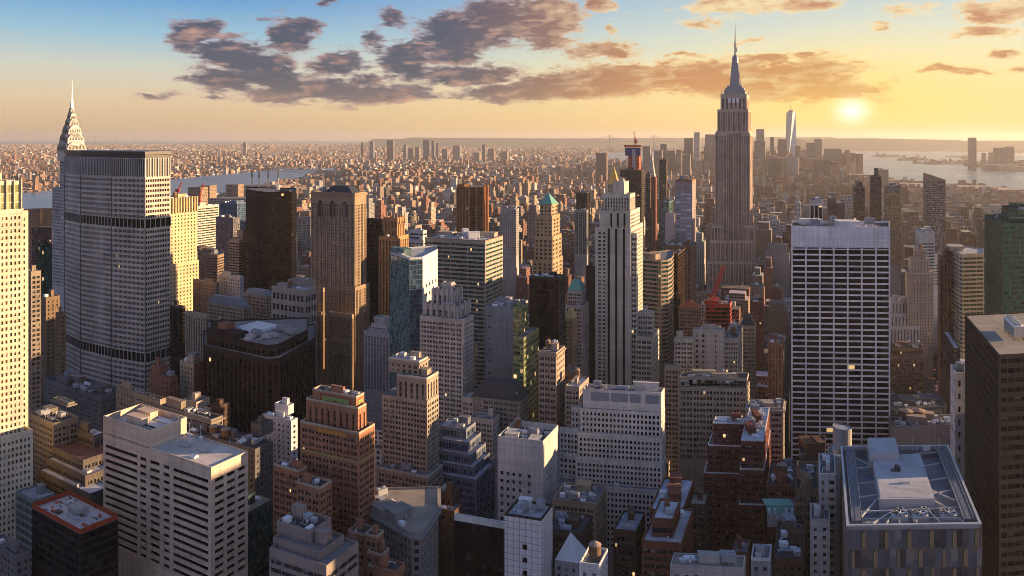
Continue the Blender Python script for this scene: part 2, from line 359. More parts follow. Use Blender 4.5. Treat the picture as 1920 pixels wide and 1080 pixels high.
def facade(b, A, B, z0, z1, s, zv=-1e9):
    A = Vector(A); B = Vector(B); L = (B-A).length; W = b['wall']
    def plain(za, zb):
        if zb - za > .01: W.face([(A.x,A.y,za),(B.x,B.y,za),(B.x,B.y,zb),(A.x,A.y,zb)])
    if s is None or L < 2.0 or z1 - z0 < 3.0: return plain(z0, z1)
    d = (B-A)/L; n = Vector((d.y, -d.x))
    zlo = max(z0, zv); 
    if zlo > z1 - 3: return plain(z0, z1)
    P = lambda t, z, dep: (A.x + d.x*t - n.x*dep, A.y + d.y*t - n.y*dep, z)
    r = s['r']; top = s.get('top', 1.5); em = s.get('em', min(.8, L*.03))
    if s.get('cols'):
        ops = [(x0*L, x1*L) for x0, x1 in s['cols']]
    else:
        nb = max(1, round((L-2*em)/s['bay'])); cw = (L-2*em)/nb
        ops = [(em + cw*(i + x0), em + cw*(i + x1)) for i in range(nb) for x0, x1 in s['pat']]
    hz = z1 - top - z0; nf = max(1, round(hz/s['fl'])); fh = hz/nf
    skip = s.get('skip', ())
    levels = [(z0 + k*fh + s['vz'][0]*fh, z0 + k*fh + s['vz'][1]*fh) for k in range(nf) if z0 + (k+1)*fh > zlo and (nf-1-k) not in skip]
    if not levels or not ops: return plain(z0, z1)
    W.face([P(0,z0,0), P(L,z0,0), P(L,levels[0][0],0), P(0,levels[0][0],0)])
    zt_ = levels[-1][1]
    W.face([P(0,zt_,0), P(L,zt_,0), P(L,z1,0), P(0,z1,0)])
    zb = levels[0][0]; x = 0.0
    for o0, o1 in ops + [(L, L)]:
        if o0 - x > .01: W.face([P(x,zb,0), P(o0,zb,0), P(o0,zt_,0), P(x,zt_,0)])
        x = o1
    strip = s.get('strip'); sp = b['span'] if strip else W; sd_ = r*.6 if strip else 0.0; pr = s.get('prob', 1.0)
    for o0, o1 in ops:
        if strip:
            W.face([P(o0,zb,0), P(o0,zb,r), P(o0,zt_,r), P(o0,zt_,0)]); W.face([P(o1,zb,r), P(o1,zb,0), P(o1,zt_,0), P(o1,zt_,r)])
            W.face([P(o0,zt_,r), P(o1,zt_,r), P(o1,zt_,0), P(o0,zt_,0)])
        prev = None
        for l0, l1 in levels:
            if prev is not None: sp.face([P(o0,prev,sd_), P(o1,prev,sd_), P(o1,l0,sd_), P(o0,l0,sd_)])
            prev = l1
            if pr < 1 and random.random() > pr:
                W.face([P(o0,l0,0), P(o1,l0,0), P(o1,l1,0), P(o0,l1,0)]); continue
            if not strip:
                W.face([P(o0,l0,0), P(o0,l0,r), P(o0,l1,r), P(o0,l1,0)]); W.face([P(o1,l0,r), P(o1,l0,0), P(o1,l1,0), P(o1,l1,r)])
            sp.face([P(o0,l0,sd_), P(o1,l0,sd_), P(o1,l0,r), P(o0,l0,r)]); sp.face([P(o0,l1,r), P(o1,l1,r), P(o1,l1,sd_), P(o0,l1,sd_)])
            k = s.get('split', 1); q = (o1-o0)/k
            for i in range(k): b['pane'].append((P(o0+q*i, l0, r), P(o0+q*(i+1), l0, r), l1-l0, s.get('glass', b['glass'])))
def parapet(b, poly, z, h=1.0, th=.45, key='parapet'):
    i = inset(poly, th); m = b[key]; n = len(poly)
    for k in range(n):
        j = (k+1) % n; p, q, pi, qi = poly[k], poly[j], i[k], i[j]
        m.face([(p.x,p.y,z),(q.x,q.y,z),(q.x,q.y,z+h),(p.x,p.y,z+h)]); m.face([(p.x,p.y,z+h),(q.x,q.y,z+h),(qi.x,qi.y,z+h),(pi.x,pi.y,z+h)])
        m.face([(qi.x,qi.y,z),(pi.x,pi.y,z),(pi.x,pi.y,z+h),(qi.x,qi.y,z+h)])
def cornice(b, poly, z, out=.7, h=.9):
    o = inset(poly, -out); n = len(poly); m = b['cornice']
    for k in range(n):
        j = (k+1) % n; p, q, po, qo = poly[k], poly[j], o[k], o[j]
        m.face([(po.x,po.y,z),(qo.x,qo.y,z),(qo.x,qo.y,z+h),(po.x,po.y,z+h)]); m.face([(po.x,po.y,z+h),(qo.x,qo.y,z+h),(q.x,q.y,z+h+.02),(p.x,p.y,z+h+.02)])
        m.face([(p.x,p.y,z),(q.x,q.y,z),(qo.x,qo.y,z),(po.x,po.y,z)])
# roof furniture: shared meshes, each placed as its own part
def unit_mesh(kind):
    m = MB()
    X, Y = Vector((1,0)), Vector((0,1))
    if kind == 'air_conditioner':
        m.box((0,0), X, .94, Y, .94, .12, .9); m.box((0,0), X, 1.0, Y, 1.0, .9, 1.0)
        for sx in (-.4,.4):
            for sy in (-.4,.4): m.box((sx,sy), X, .1, Y, .1, 0, .12)
        for k in range(5): m.box((0, -.475), X, .8, Y, .02, .2+.13*k, .26+.13*k)
        return 'air_conditioner', m, M_AC
    if kind == 'fan_unit':
        m.box((0,0), X, 1, Y, 1, .1, .75); m.cyl((-.25,0), .2, .75, .95, 12, top=False); m.cyl((.25,0), .2, .75, .95, 12, top=False)
        for c in (-.25,.25):
            for k in range(4):
                a = k*math.pi/4; m.bar((c-math.cos(a)*.19, -math.sin(a)*.19, .9), (c+math.cos(a)*.19, math.sin(a)*.19, .9), .018)
        return 'fan_unit', m, M_AC
    if kind == 'cooling_tower':
        m.box((0,0), X, 1, Y, 1, .35, 1.0)
        for sx in (-.45,0,.45):
            for sy in (-.45,.45): m.box((sx,sy), X, .05, Y, .05, 0, .35)
        for c in (-.28,.28): m.cyl((c,0), .18, 1.0, 1.12, 12)
        for k in range(4): m.box((0,-.505), X, .95, Y, .01, .42+.14*k, .48+.14*k)
        return 'cooling_tower', m, M_GREY
    if kind == 'vent': m.cyl((0,0), .3, 0, .7, 8); m.cyl((0,0), .5, .7, 1.0, 8, .35); return 'vent', m, M_AC
    if kind == 'duct':
        m.box((0,0), X, 1, Y, .12, .3, .6); m.box((-.44,0), X, .12, Y, .13, 0, .62); m.box((.44,.2), X, .12, Y, .5, .28, .58); m.box((.44,.4), X, .13, Y, .13, 0, .3)
        return 'duct', m, M_AC
    if kind == 'skylight': m.box((0,0), X, 1, Y, 1, 0, .5); m.prism([Vector((-.5,-.5)),Vector((.5,-.5)),Vector((.5,.5)),Vector((-.5,.5))], .5, 1, poly1=[Vector((-.5,-.04)),Vector((.5,-.04)),Vector((.5,.04)),Vector((-.5,.04))]); return 'skylight', m, M_WHITE
    if kind == 'tank':
        m.cyl((0,0), .5, .35, .88, 14, .47)
        for k in range(3): m.cyl((0,0), .51, .42+.16*k, .44+.16*k, 14)
        for sx in (-.3,.3):
            for sy in (-.3,.3): m.box((sx,sy), X, .06, Y, .06, 0, .35)
        m.bar((-.3,-.3,.02), (.3,-.3,.33), .02); m.bar((.3,-.3,.02), (-.3,-.3,.33), .02)
        return 'water_tank', m, M_WOOD
    if kind == 'tank_roof': m.cyl((0,0), .53, .88, 1.08, 14, .03); return 'roof', m, M_CONE
    if kind == 'bulkhead':
        m.box((0,0), X, 1, Y, 1, 0, .93); m.box((0,0), X, 1.06, Y, 1.06, .93, 1.0); m.box((.1,-.505), X, .2, Y, .015, .05, .6); m.box((-.25,-.505), X, .18, Y, .015, .4, .65)
        return 'bulkhead', m, None
UM = {}
def rooftop(root, kind, p, z, ang, sx, sy, sz, mat=None):
    key = (kind, mat.name if mat else '')
    if key not in UM:
        nm, m, mt = unit_mesh(kind); me = bpy.data.meshes.new(nm); me.from_pydata(m.v, [], m.f); me.materials.append(mat or mt); UM[key] = (nm, me)
    nm, me = UM[key]; o0 = ROOT[root.name] if root.name in ROOT else Vector()
    o = put(nm, me, root, (p[0]-o0[0], p[1]-o0[1], z-o0[2])); o.rotation_euler = (0,0,ang); o.scale = (sx,sy,sz)
    if kind == 'tank':
        k = ('tank_roof','')
        if k not in UM:
            n2, m2, mt2 = unit_mesh('tank_roof'); me2 = bpy.data.meshes.new('tank_roof'); me2.from_pydata(m2.v, [], m2.f); me2.materials.append(mt2); UM[k] = (n2, me2)
        c = bpy.data.objects.new('roof', UM[k][1]); COL.objects.link(c); c.parent = o
    return o
def kit(root, f, z, lvl, wm, rnd, avoid=()):
    """bulkheads, tanks and machinery spread over a roof"""
    A, Bw = f.wa, f.wb; ang = math.atan2(f.a.y, f.a.x); ar = A*Bw
    if ar < 30: return
    ang = math.atan2(-f.a.y, -f.a.x)
    taken = list(avoid)
    def spot(sx, sy):
        for _ in range(14):
            s, t = rnd.uniform(.12, .88), rnd.uniform(.12, .88)
            x, y = s*A, t*Bw
            if x < sx/2+1.2 or x > A-sx/2-1.2 or y < sy/2+1.2 or y > Bw-sy/2-1.2: continue
            if all(abs(x-a) > (sx+c)/2 or abs(y-b_) > (sy+d)/2 for a, b_, c, d in taken):
                taken.append((x, y, sx+.4, sy+.4)); return f.N + f.a*x + f.b*y
        return None
    nb = (1 + (ar > 500) + (ar > 1200)) if lvl >= .3 else 0
    for _ in range(nb):
        sx = min(rnd.uniform(.2,.42)*A, 14); sy = min(rnd.uniform(.2,.42)*Bw, 11); p = spot(sx, sy)
        if p: rooftop(root, 'bulkhead', p, z, ang, sx, sy, rnd.uniform(3, 5.5), wm)
    for _ in range(int(min(15, ar/60*lvl))):
        kd = rnd.choice(['air_conditioner','air_conditioner','fan_unit','vent','duct','skylight','cooling_tower'])
        sx, sy, sz = dict(air_conditioner=(2.6,2.2,2.0), fan_unit=(4.4,2.2,2.0), vent=(1.2,1.2,1.6), duct=(6,4,2.0), skylight=(3.4,2.4,1.4), cooling_tower=(5.2,3.2,4.2))[kd]
        k = rnd.uniform(.8, 1.35); p = spot(sx*k, sy*k)
        if p: rooftop(root, kd, p, z, ang + (rnd.random() < .3)*math.pi/2, sx*k, sy*k, sz*k, M_WHITE if kd == 'air_conditioner' and rnd.random() < .3 else None)
    m = MB(); npz = int(min(7, 2 + ar/150)*min(1, lvl+.3))
    for _ in range(npz):
        s, t = rnd.uniform(.08, .6), rnd.uniform(.08, .9); L1 = rnd.uniform(.12, .32)*A; L2 = rnd.uniform(.05, .3)*Bw*(1 if t < .6 else -1); h = rnd.uniform(.3, 1.1); r_ = rnd.choice([.12,.16,.3])
        p = f.N + f.a*(s*A) + f.b*(t*Bw); q = p + f.a*L1; r2 = q + f.b*L2*.6
        m.bar((p.x,p.y,z+h),(q.x,q.y,z+h), r_); m.bar((q.x,q.y,z+h),(r2.x,r2.y,z+h), r_); m.bar((p.x,p.y,z),(p.x,p.y,z+h), r_); m.bar((r2.x,r2.y,z),(r2.x,r2.y,z+h+.8), r_)
    if m.f: m.build('pipework', M_AC, root)
    if ar > 110 and ar < 1300 and rnd.random() < .55*lvl:
        p = spot(4, 4)
        if p: rooftop(root, 'tank', p, z, ang, 3.6, 3.6, rnd.uniform(6.5, 8.5))
def bd(name, label, wc, style, tiers, ybot=1080, st2=None, glass='std', roof=(.16,.16,.17), lvl=1.0, span=None, par=1.0, corn=0, extra=None, cat=None, parc=None, wm=None, spanm=None):
    feet = [t if isinstance(t[0], Foot) else None for t in tiers]
    T = []
    for t in tiers:
        o = {}
        if isinstance(t[-1], dict): o = t[-1]; t = t[:-1]
        if t[0] == 'p': f = polyfoot(t[1], o.get('back', 40.0), o.get('ref')); z1 = zt(t[2], f.D)
        elif t[0] == 'f': f = t[1]; z1 = t[2]
        else:
            f = corner(t[0], t[1], t[2], t[4], o.get('wa'), o.get('wb'), o.get('cap', 80)); z1 = zt(t[3], t[4])
        T.append([f, z1, o])
    base = T[-1][0]; root = empty(name, (base.N.x, base.N.y, 0.0))
    tag(root, label, cat or name.split('_')[-1])
    b = dict(wall=MB(), span=MB(), parapet=MB(), cornice=MB(), pane=[], glass=glass, root=root)
    rnd = random.Random(hash_(name + label)); w = wm or wall(wc); roofs = []
    for i, (f, z1, o) in enumerate(T):
        z0 = 0.0
        if not o.get('wing'):
            for g, zz, oo in T[i+1:]:
                if not oo.get('wing'): z0 = zz; break
        if 'z0' in o: z0 = o['z0']
        if z1 - z0 < .3: z1 = z0 + .3
        zv = zt(ybot + 25, f.D) if ybot < 1080 else zt(1100, f.D)
        sl = o.get('st', style); sr = o.get('st2', o.get('st', st2 if st2 is not None else style))
        if st2 == 'none' and 'st2' not in o: sr = None
        n = len(f.chain)
        for k in range(n-1):
            s_ = o['sts'][k] if 'sts' in o else (sr if k == n-2 else sl)
            facade(b, f.chain[k], f.chain[k+1], z0, z1, s_, zv)
        rest = [f.chain[-1]] + f.back + [f.chain[0]]
        for k in range(len(rest)-1): facade(b, rest[k], rest[k+1], z0, z1, None)
        if par and not o.get('nopar'):
            b['parapet'] = MB(); parapet(b, f.poly, z1, o.get('par', par)); b['parapet'].build('parapet', wall(parc) if parc else w, root)
        if corn and (i == 0 or o.get('corn')):
            b['cornice'] = MB(); cornice(b, f.poly, z1 - 1.2, corn); b['cornice'].build('cornice', w, root)
        rm = MB(); rm.face([(p.x, p.y, z1 + .02 - o.get('drop', 0)) for p in f.poly]); roofs.append((rm, f, z1, o))
        cov = []
        f.z0, f.z1 = z0, z1
    b['wall'].build('wall', w, root)
    if b['span'].f: b['span'].build('spandrel', spanm or wall(span or tuple(x*.45 for x in wc)), root)
    for i, (rm, f, z1, o) in enumerate(roofs):
        rm.build('roof', roofm(o.get('roof', roof)), root)
        L_ = o.get('lvl', lvl if i == 0 else lvl*.5)
        if L_ > 0:
            av = []
            for g, zz, oo in T[:i]:                      # what stands on this roof
                c = sum(g.poly, Vector((0,0)))/len(g.poly) - f.N
                try:
                    det = f.a.x*f.b.y - f.a.y*f.b.x
                    av.append(((c.x*f.b.y - c.y*f.b.x)/det, (f.a.x*c.y - f.a.y*c.x)/det, g.wa+1.5, g.wb+1.5))
                except ZeroDivisionError: pass
            if i == 0 or o.get('wing') or True: kit(root, f, z1, L_, w, rnd, av)
    windows(root, b['pane'])
    xs = [pxy((p.x, p.y, 0))[0] for f, z1, o in T for p in f.chain]
    for f, z1, o in T: HAND.append((f.poly, min(pxy((p.x,p.y,0))[0] for p in f.chain), max(pxy((p.x,p.y,0))[0] for p in f.chain), f.D, ybot, zt_y(f, z1)))
    if extra: extra(root, T, b)
    return root, T
def zt_y(f, z): return CY + (H - z)/f.D*F
def hash_(s):
    h = 7
    for ch in s: h = (h*131 + ord(ch)) % 1000003
    return h
def windows(root, panes, thr=4.6):
    if not panes: return
    sc = []
    for i, (p, q, h, g) in enumerate(panes):
        x0, y0 = pxy((p[0],p[1],p[2]+h)); x1, y1 = pxy(q)
        a = abs(x1-x0)*abs(y1-y0)*.284
        if not (0 < x0 < 1920 and 0 < y0 < 1080): a *= .01
        sc.append((a, i))
    sc.sort(reverse=True)
    cand = [i for a, i in sc if a >= thr][:100] if (sc[0][0] >= thr) else []
    if len(cand) > WIN_BUDGET[0]: cand = cand[:max(0, WIN_BUDGET[0])]
    WIN_BUDGET[0] -= len(cand); cs = set(cand); rest = {}
    o0 = ROOT[root.name]; shared = {}
    for i, (p, q, h, g) in enumerate(panes):
        if i in cs:
            dx, dy = q[0]-p[0], q[1]-p[1]; key = (round(dx,2), round(dy,2), round(h,2), g)
            if key not in shared:
                me = bpy.data.meshes.new('window'); me.from_pydata([(0,0,0),(dx,dy,0),(dx,dy,h),(0,0,h)], [], [(0,1,2,3)])
                me.uv_layers.new(name='uv').data.foreach_set('uv', [0,0,1,0,1,1,0,1]); me.materials.append(G[g]); shared[key] = me
            put('window', shared[key], root, (p[0]-o0[0], p[1]-o0[1], p[2]-o0[2]))
        else:
            m = rest.setdefault(g, MB(uv=True)); m.face([p, q, (q[0],q[1],q[2]+h), (p[0],p[1],p[2]+h)], [(0,0),(1,0),(1,1),(0,1)])
    for g, m in rest.items():
        o = m.build('window', G[g], root); o['kind'] = 'stuff'
# ------------------------------------------------------------------ the hand-placed buildings, nearest first
LIME=(.38,.33,.27); TAN=(.33,.25,.17); BROWN=(.17,.12,.085); BRICK=(.19,.075,.05); ORBR=(.32,.155,.095); WHITE=(.60,.58,.56); GREY=(.27,.27,.28)
DARK=(.035,.032,.034); BRONZE=(.20,.095,.045); PINK=(.40,.31,.27); CREAM=(.62,.53,.40); BEIGE=(.47,.40,.34); DKBR=(.10,.065,.05); STONE=(.34,.30,.26)
RG=(.16,.16,.17); RL=(.40,.40,.41); RW=(.55,.55,.56); RD=(.06,.06,.065); RB=(.30,.26,.21)
def offset(f, s0, s1, t0, t1):
    """rectangle on f between fractions s0..s1 along its left face and t0..t1 along its right face"""
    g = Foot(); g.a, g.b = f.a, f.b; g.N = f.N + f.a*(f.wa*s0) + f.b*(f.wb*t0); g.wa = f.wa*(s1-s0); g.wb = f.wb*(t1-t0); g.D = g.N.y
    g.chain = [g.N + g.a*g.wa, g.N, g.N + g.b*g.wb]; g.back = [g.N + g.a*g.wa + g.b*g.wb]; g.poly = g.chain + g.back
    return g
def on(f, s, t): return f.N + f.a*(f.wa*s) + f.b*(f.wb*t)
# gem tower in the lower right, with its open roof
def gem_roof(root, T, b):
    f, z, _ = T[0]
    a, bb = f.a, f.b                      # a = away along the left side, bb = to the right along the front
    ang = math.atan2(bb.y, bb.x); P = lambda s, t: on(f, t, s)        # s across the front, t towards the back
    q = inset(f.poly, .5); m = MB()
    for k in range(4):
        p0, p1 = q[k], q[(k+1)%4]; m.face([(p1.x,p1.y,z-5),(p0.x,p0.y,z-5),(p0.x,p0.y,z),(p1.x,p1.y,z)])
    m.build('well_lining', M_GREY, root)
    def rect(m, s0, s1, t0, t1, z0, z1):
        c = (P(s0,t0)+P(s1,t1))/2; m.box(c, bb, (s1-s0)*f.wb, a, (t1-t0)*f.wa, z0, z1)
    m = MB(); rect(m, .0, .02, .0, 1.0, z-1.2, z+.5); rect(m, .98, 1.0, 0, 1, z-1.2, z+.5); rect(m, .02, .98, .0, .015, z-1.2, z+.5); rect(m, .02, .98, .985, 1, z-1.2, z+.5)
    m.build('coping', M_AC, root)
    m = MB(); rect(m, .05, .115, .06, .94, z-.9, z+.15); rect(m, .885, .95, .06, .94, z-.9, z+.15); m.build('walkway', flat('blue_grey_deck', (.12,.14,.17), .6), root)
    m = MB()
    for s in (.045,.12,.88,.955):
        p, q = P(s,.06), P(s,.94); m.bar((p.x,p.y,z+1.2), (q.x,q.y,z+1.2), .06); m.bar((p.x,p.y,z+.6), (q.x,q.y,z+.6), .05)
        for k in range(25):
            r = P(s,.06+.88*k/24); m.bar((r.x,r.y,z-.2), (r.x,r.y,z+1.2), .06)
    p, q = P(.12,.05), P(.88,.05)
    for k in range(25):
        r = P(.12+.76*k/24,.045); m.bar((r.x,r.y,z-.2), (r.x,r.y,z+1.1), .05)
    m.bar((p.x,p.y,z+1.1), (q.x,q.y,z+1.1), .06)
    m.build('railing', M_AC, root)
    ph = MB(); rect(ph, .27, .70, .22, .80, z-5, z+2.4); o = ph.build('penthouse', flat('penthouse_metal', (.44,.42,.42), .6, 0, .12), root)
    r = MB(); rect(r, .28, .69, .235, .785, z+2.42, z+2.5); r.build('roof', roofm((.44,.44,.45)), o)
    ph = MB(); rect(ph, .245, .50, .72, .96, z-5, z+5.2); o = ph.build('stair_house', flat('penthouse_metal', (.44,.42,.42)), root)
    r = MB(); rect(r, .255, .49, .735, .945, z+5.22, z+5.3); r.build('roof', roofm((.44,.44,.45)), o)
    beams = [((.12,.86),(.25,.74)),((.12,.70),(.27,.72)),((.12,.50),(.27,.52)),((.12,.33),(.27,.36)),((.12,.12),(.27,.32)),((.70,.52),(.88,.56)),((.70,.42),(.88,.28)),((.70,.36),(.88,.40)),((.70,.30),(.86,.12)),
             ((.72,.72),(.88,.76)),((.66,.90),(.88,.92)),((.12,.17),(.88,.20)),((.30,.05),(.42,.22)),((.52,.05),(.44,.22)),((.52,.05),(.60,.22)),((.70,.05),(.62,.22)),((.40,.04),(.40,.20)),((.20,.05),(.38,.18)),((.88,.05),(.72,.20))]
    for (s0,t0),(s1,t1) in beams:
        m = MB(); p, q = P(s0,t0), P(s1,t1); m.bar((p.x,p.y,z-.6), (q.x,q.y,z-.6), .38); m.build('beam', M_AC, root)
    for s in (.41, .565, .78):
        c = P(s, .115); m = MB(); m.box(c, bb, 6.0, a, 5.6, z-2.0, z+.5); fb = m.build('fan_unit', M_AC, root)
        m = MB(); n = 20
        m.cyl(c, 2.6, z+.5, z+.95, 20, top=False); m.build('fan_ring', M_GREY, fb)
        m = MB()
        for k in range(8):
            t = k*math.pi/4; e1 = Vector((math.cos(t), math.sin(t))); e2 = Vector((math.cos(t+.22), math.sin(t+.22)))
            m.face([(c.x,c.y,z+.8),(c.x+e1.x*2.4,c.y+e1.y*2.4,z+.7),(c.x+e2.x*2.4,c.y+e2.y*2.4,z+.85)]); m.face([(c.x,c.y,z+.78),(c.x+e2.x*2.4,c.y+e2.y*2.4,z+.83),(c.x+e1.x*2.4,c.y+e1.y*2.4,z+.68)])
        m.cyl(c, .4, z+.6, z+1.0, 8); m.build('fan_blades', M_WHITE, fb)
        m = MB(); m.cyl(c, 2.5, z+.51, z+.56, 20); m.build('fan_well', M_DK, fb)
    c = P(.46,.56); m = MB(); m.box(c, bb, 2.6, a, 1.6, z+2.5, z+4.3); m.cyl(c + bb*-.2, .9, z+4.3, z+5.0, 10); m.box(c - bb*2.2, bb, 1.2, a, 1.0, z+2.5, z+3.3); m.build('chiller', M_DK, root)
    c = P(.50,.40); m = MB(); m.box(c, bb, 3.8, a, 2.0, z+2.5, z+2.9); m.box(c, bb, 3.8, a, 1.2, z+2.9, z+3.3); m.build('skylight', M_AC, root)
    c = P(.78,.93); m = MB()
    for k in range(-3,4): m.bar((c.x+bb.x*k*2,c.y+bb.y*k*2,z), (c.x+bb.x*k*2,c.y+bb.y*k*2,z+(2.5 if abs(k)<3 else 5.5)), .12)
    m.bar((c.x-bb.x*6,c.y-bb.y*6,z+2.2), (c.x+bb.x*6,c.y+bb.y*6,z+2.2), .14); m.box(c, bb, 3, a, 1.2, z, z+2.0); m.build('antenna_frame', M_WHITE, root)
    # folded glass front: panels between slim brown blades that slide sideways from row to row
    A, B = f.chain[1], f.chain[2]; L = (B-A).length; d = (B-A)/L; n = Vector((d.y,-d.x)); rows = 5; rh = 6.9
    gl = [MB(), MB()]; 
    P3 = lambda t, zz, dep: (A.x+d.x*t-n.x*dep, A.y+d.y*t-n.y*dep, zz)
    nw = 6; cw = L/nw
    for r_ in range(rows):
        za, zb = z-1.3-(r_+1)*rh, z-1.3-r_*rh
        for i in range(-1, nw+1):
            off = (i + (.72 if r_ % 2 == 0 else .22))*cw; bw = cw*.12
            if 0 <= off and off+bw <= L:
                m = MB(); q = [(off,za+.6),(off+bw/2,za-.1),(off+bw,za+.6),(off+bw,zb-.6),(off+bw/2,zb+.1),(off,zb-.6)]
                m.face([P3(t,zz,-.55) for t,zz in q])
                for k in range(6):
                    (t0,y0),(t1,y1) = q[k], q[(k+1)%6]; m.face([P3(t0,y0,-.55),P3(t0,y0,.3),P3(t1,y1,.3),P3(t1,y1,-.55)])
                m.build('blade', flat('bronze_blade', (.27,.175,.12), .55), root)
                if (i + r_) % 2 == 0 or r_ < 1:
                    m = MB(); m.face([P3(off-.35,za+.6,-.5),P3(off-.02,za+.6,-.5),P3(off-.02,zb-.6,-.5),P3(off-.35,zb-.6,-.5)]); m.build('yellow_strip', flat('strip_yellow', (.42,.35,.07), .6), root)  # flat yellow strip beside the blade
            p0 = max(0, off+bw); p1 = min(L, off+cw)
            if p1 - p0 > .5:
                kk = 3
                for j in range(kk):
                    t0, t1 = p0+(p1-p0)*j/kk, p0+(p1-p0)*(j+1)/kk; tilt = random.uniform(-.12,.12)
                    m = MB(uv=True); m.face([P3(t0+.04,za+.1,-.1),P3(t1-.04,za+.1,-.1+tilt),P3(t1-.04,zb-.1,-.1+tilt*.4),P3(t0+.04,zb-.1,-.1)], [(0,0),(1,0),(1,1),(0,1)])
                    if r_ < 5: m.build('window', G['gem'], root)
G['gem'] = glass('gem', dark=(.13,.15,.185), pb=.35, blind=(.23,.22,.23), sashw=0, rough=.1, metal=.5, lit=0)
bd('gem_tower', 'tower with open roof well of white beams and three fans above folded glass front', (.20,.155,.125), None, [(1567,1587,1841,988,290,57,None,{'st':st('small',bay=5,fl=5.6,pat=[(.4,.6)],vz=(.35,.6),glass='gem'),'st2':None,'roof':(.27,.28,.31),'lvl':0,'nopar':1,'drop':5})], roof=(.34,.38,.46), lvl=0, extra=gem_roof)
# dark tower at the right edge
def fan_block(root, T, b):
    f, z, _ = T[0]; c = on(f, .42, .30); a = f.a; bb = f.b
    m = MB(); m.box(c, bb, 5.5, a, 20, z+1.6, z+6.2); o = m.build('cooling_unit', M_GREY, root)
    m = MB(); m.box(c, bb, 5.9, a, 20.4, z+6.2, z+6.5); m.build('deck', M_WHITE, o)
    for k in range(5):
        q = c + a*(-8+4*k)
        m = MB(); m.cyl(q, 1.6, z+6.5, z+7.4, 14, top=False); m.cyl(q, 1.5, z+6.6, z+6.65, 14)
        for j in range(4):
            t = j*math.pi/4; m.bar((q.x-math.cos(t)*1.5,q.y-math.sin(t)*1.5,z+7.2),(q.x+math.cos(t)*1.5,q.y+math.sin(t)*1.5,z+7.2),.12)
        m.build('fan', M_AC, o)
    m = MB()
    for sx in (-2.4,2.4):
        for k in range(6): m.box(c + bb*sx + a*(-9.5+3.8*k), bb, .3, a, .3, z, z+1.6)
    m.build('leg', M_DK, o)
bd('office_tower', 'dark bronze tower with row of roof fans on sunlit roof at right edge', (.030,.029,.031), st('egg',bay=2.1,fl=3.9,pat=[(.18,.86)],vz=(.28,.9),glass='bronze'),
   [(1806,1873,2080,668,330,{'st2':st('curtband',bay=3.2,fl=4.0,pat=[(.06,.94)],vz=(.35,.85),glass='black'),'lvl':.0})], roof=RB, extra=fan_block, par=.6)
# beige banded tower, lower left
f0 = corner(188,396,465,345); zm = zt(880,345)
w0 = solve(f0.N, f0.a, 281, 80); N2 = f0.N + f0.a*w0
fu = Foot(); fu.a, fu.b = f0.a, f0.b; fu.N = N2; fu.wa = f0.wa - w0; fu.wb = solve(N2, f0.b, 350, 80); fu.D = N2.y
fu.chain = [fu.N+fu.a*fu.wa, fu.N, fu.N+fu.b*fu.wb]; fu.back = [fu.N+fu.a*fu.wa+fu.b*fu.wb]; fu.poly = fu.chain+fu.back
zu = zt(808, fu.D)
bs = st('band', cols=[(.02,.34),(.365,.425),(.46,.55),(.585,.64),(.67,.975)], fl=3.45, vz=(.30,.78), r=.5, glass='black', split=1, top=4.2)
bs2 = st('band', cols=[(.10,.34),(.42,.64),(.72,.93)], fl=3.45, vz=(.30,.78), r=.7, glass='black', split=1, top=4.2)
def panel_mast(root, T, b):
    f, z, _ = T[0]; fm = T[1][0]; zmn = T[1][1]
    m = MB(); c = on(f, .35, .42); m.box(c, f.a, f.wa*.52, f.b, f.wb*.22, z, z+2.2); m.build('cooling_unit', M_AC, root)
    for k in range(3):
        m = MB(); m.box(on(f,.2+.15*k,.31), f.a, f.wa*.12, f.b, .3, z+.3, z+1.9); m.build('grille', M_DK, root)
    m = MB(); m.box(on(f,.3,.78), f.a, f.wa*.5, f.b, f.wb*.2, z, z+1.2); m.build('bulkhead', M_WHITE, root)
    for s,t in ((.5,.93),(.62,.9),(.4,.95)):
        p = on(fm,s,t); m = MB(); m.bar((p.x,p.y,zmn),(p.x,p.y,zmn+7),.1); m.bar((p.x,p.y,zmn+5),(p.x+2,p.y-1.2,zmn+8.5),.09); m.box(p, f.a, 2.2, f.b, 1.5, zmn, zmn+1.4); m.build('davit', M_WHITE, root)
bd('office_tower', 'beige tower with black strip windows and a stepped flat roof in the lower left', (.60,.47,.365), bs, [('f', fu, zu - 3.2, {'st':None,'st2':None,'roof':RL,'lvl':.5,'par':3.4}), ('f', f0, zm, {'st':bs,'st2':bs2,'roof':(.52,.47,.42),'lvl':.12})], roof=RL, extra=panel_mast, par=.8)
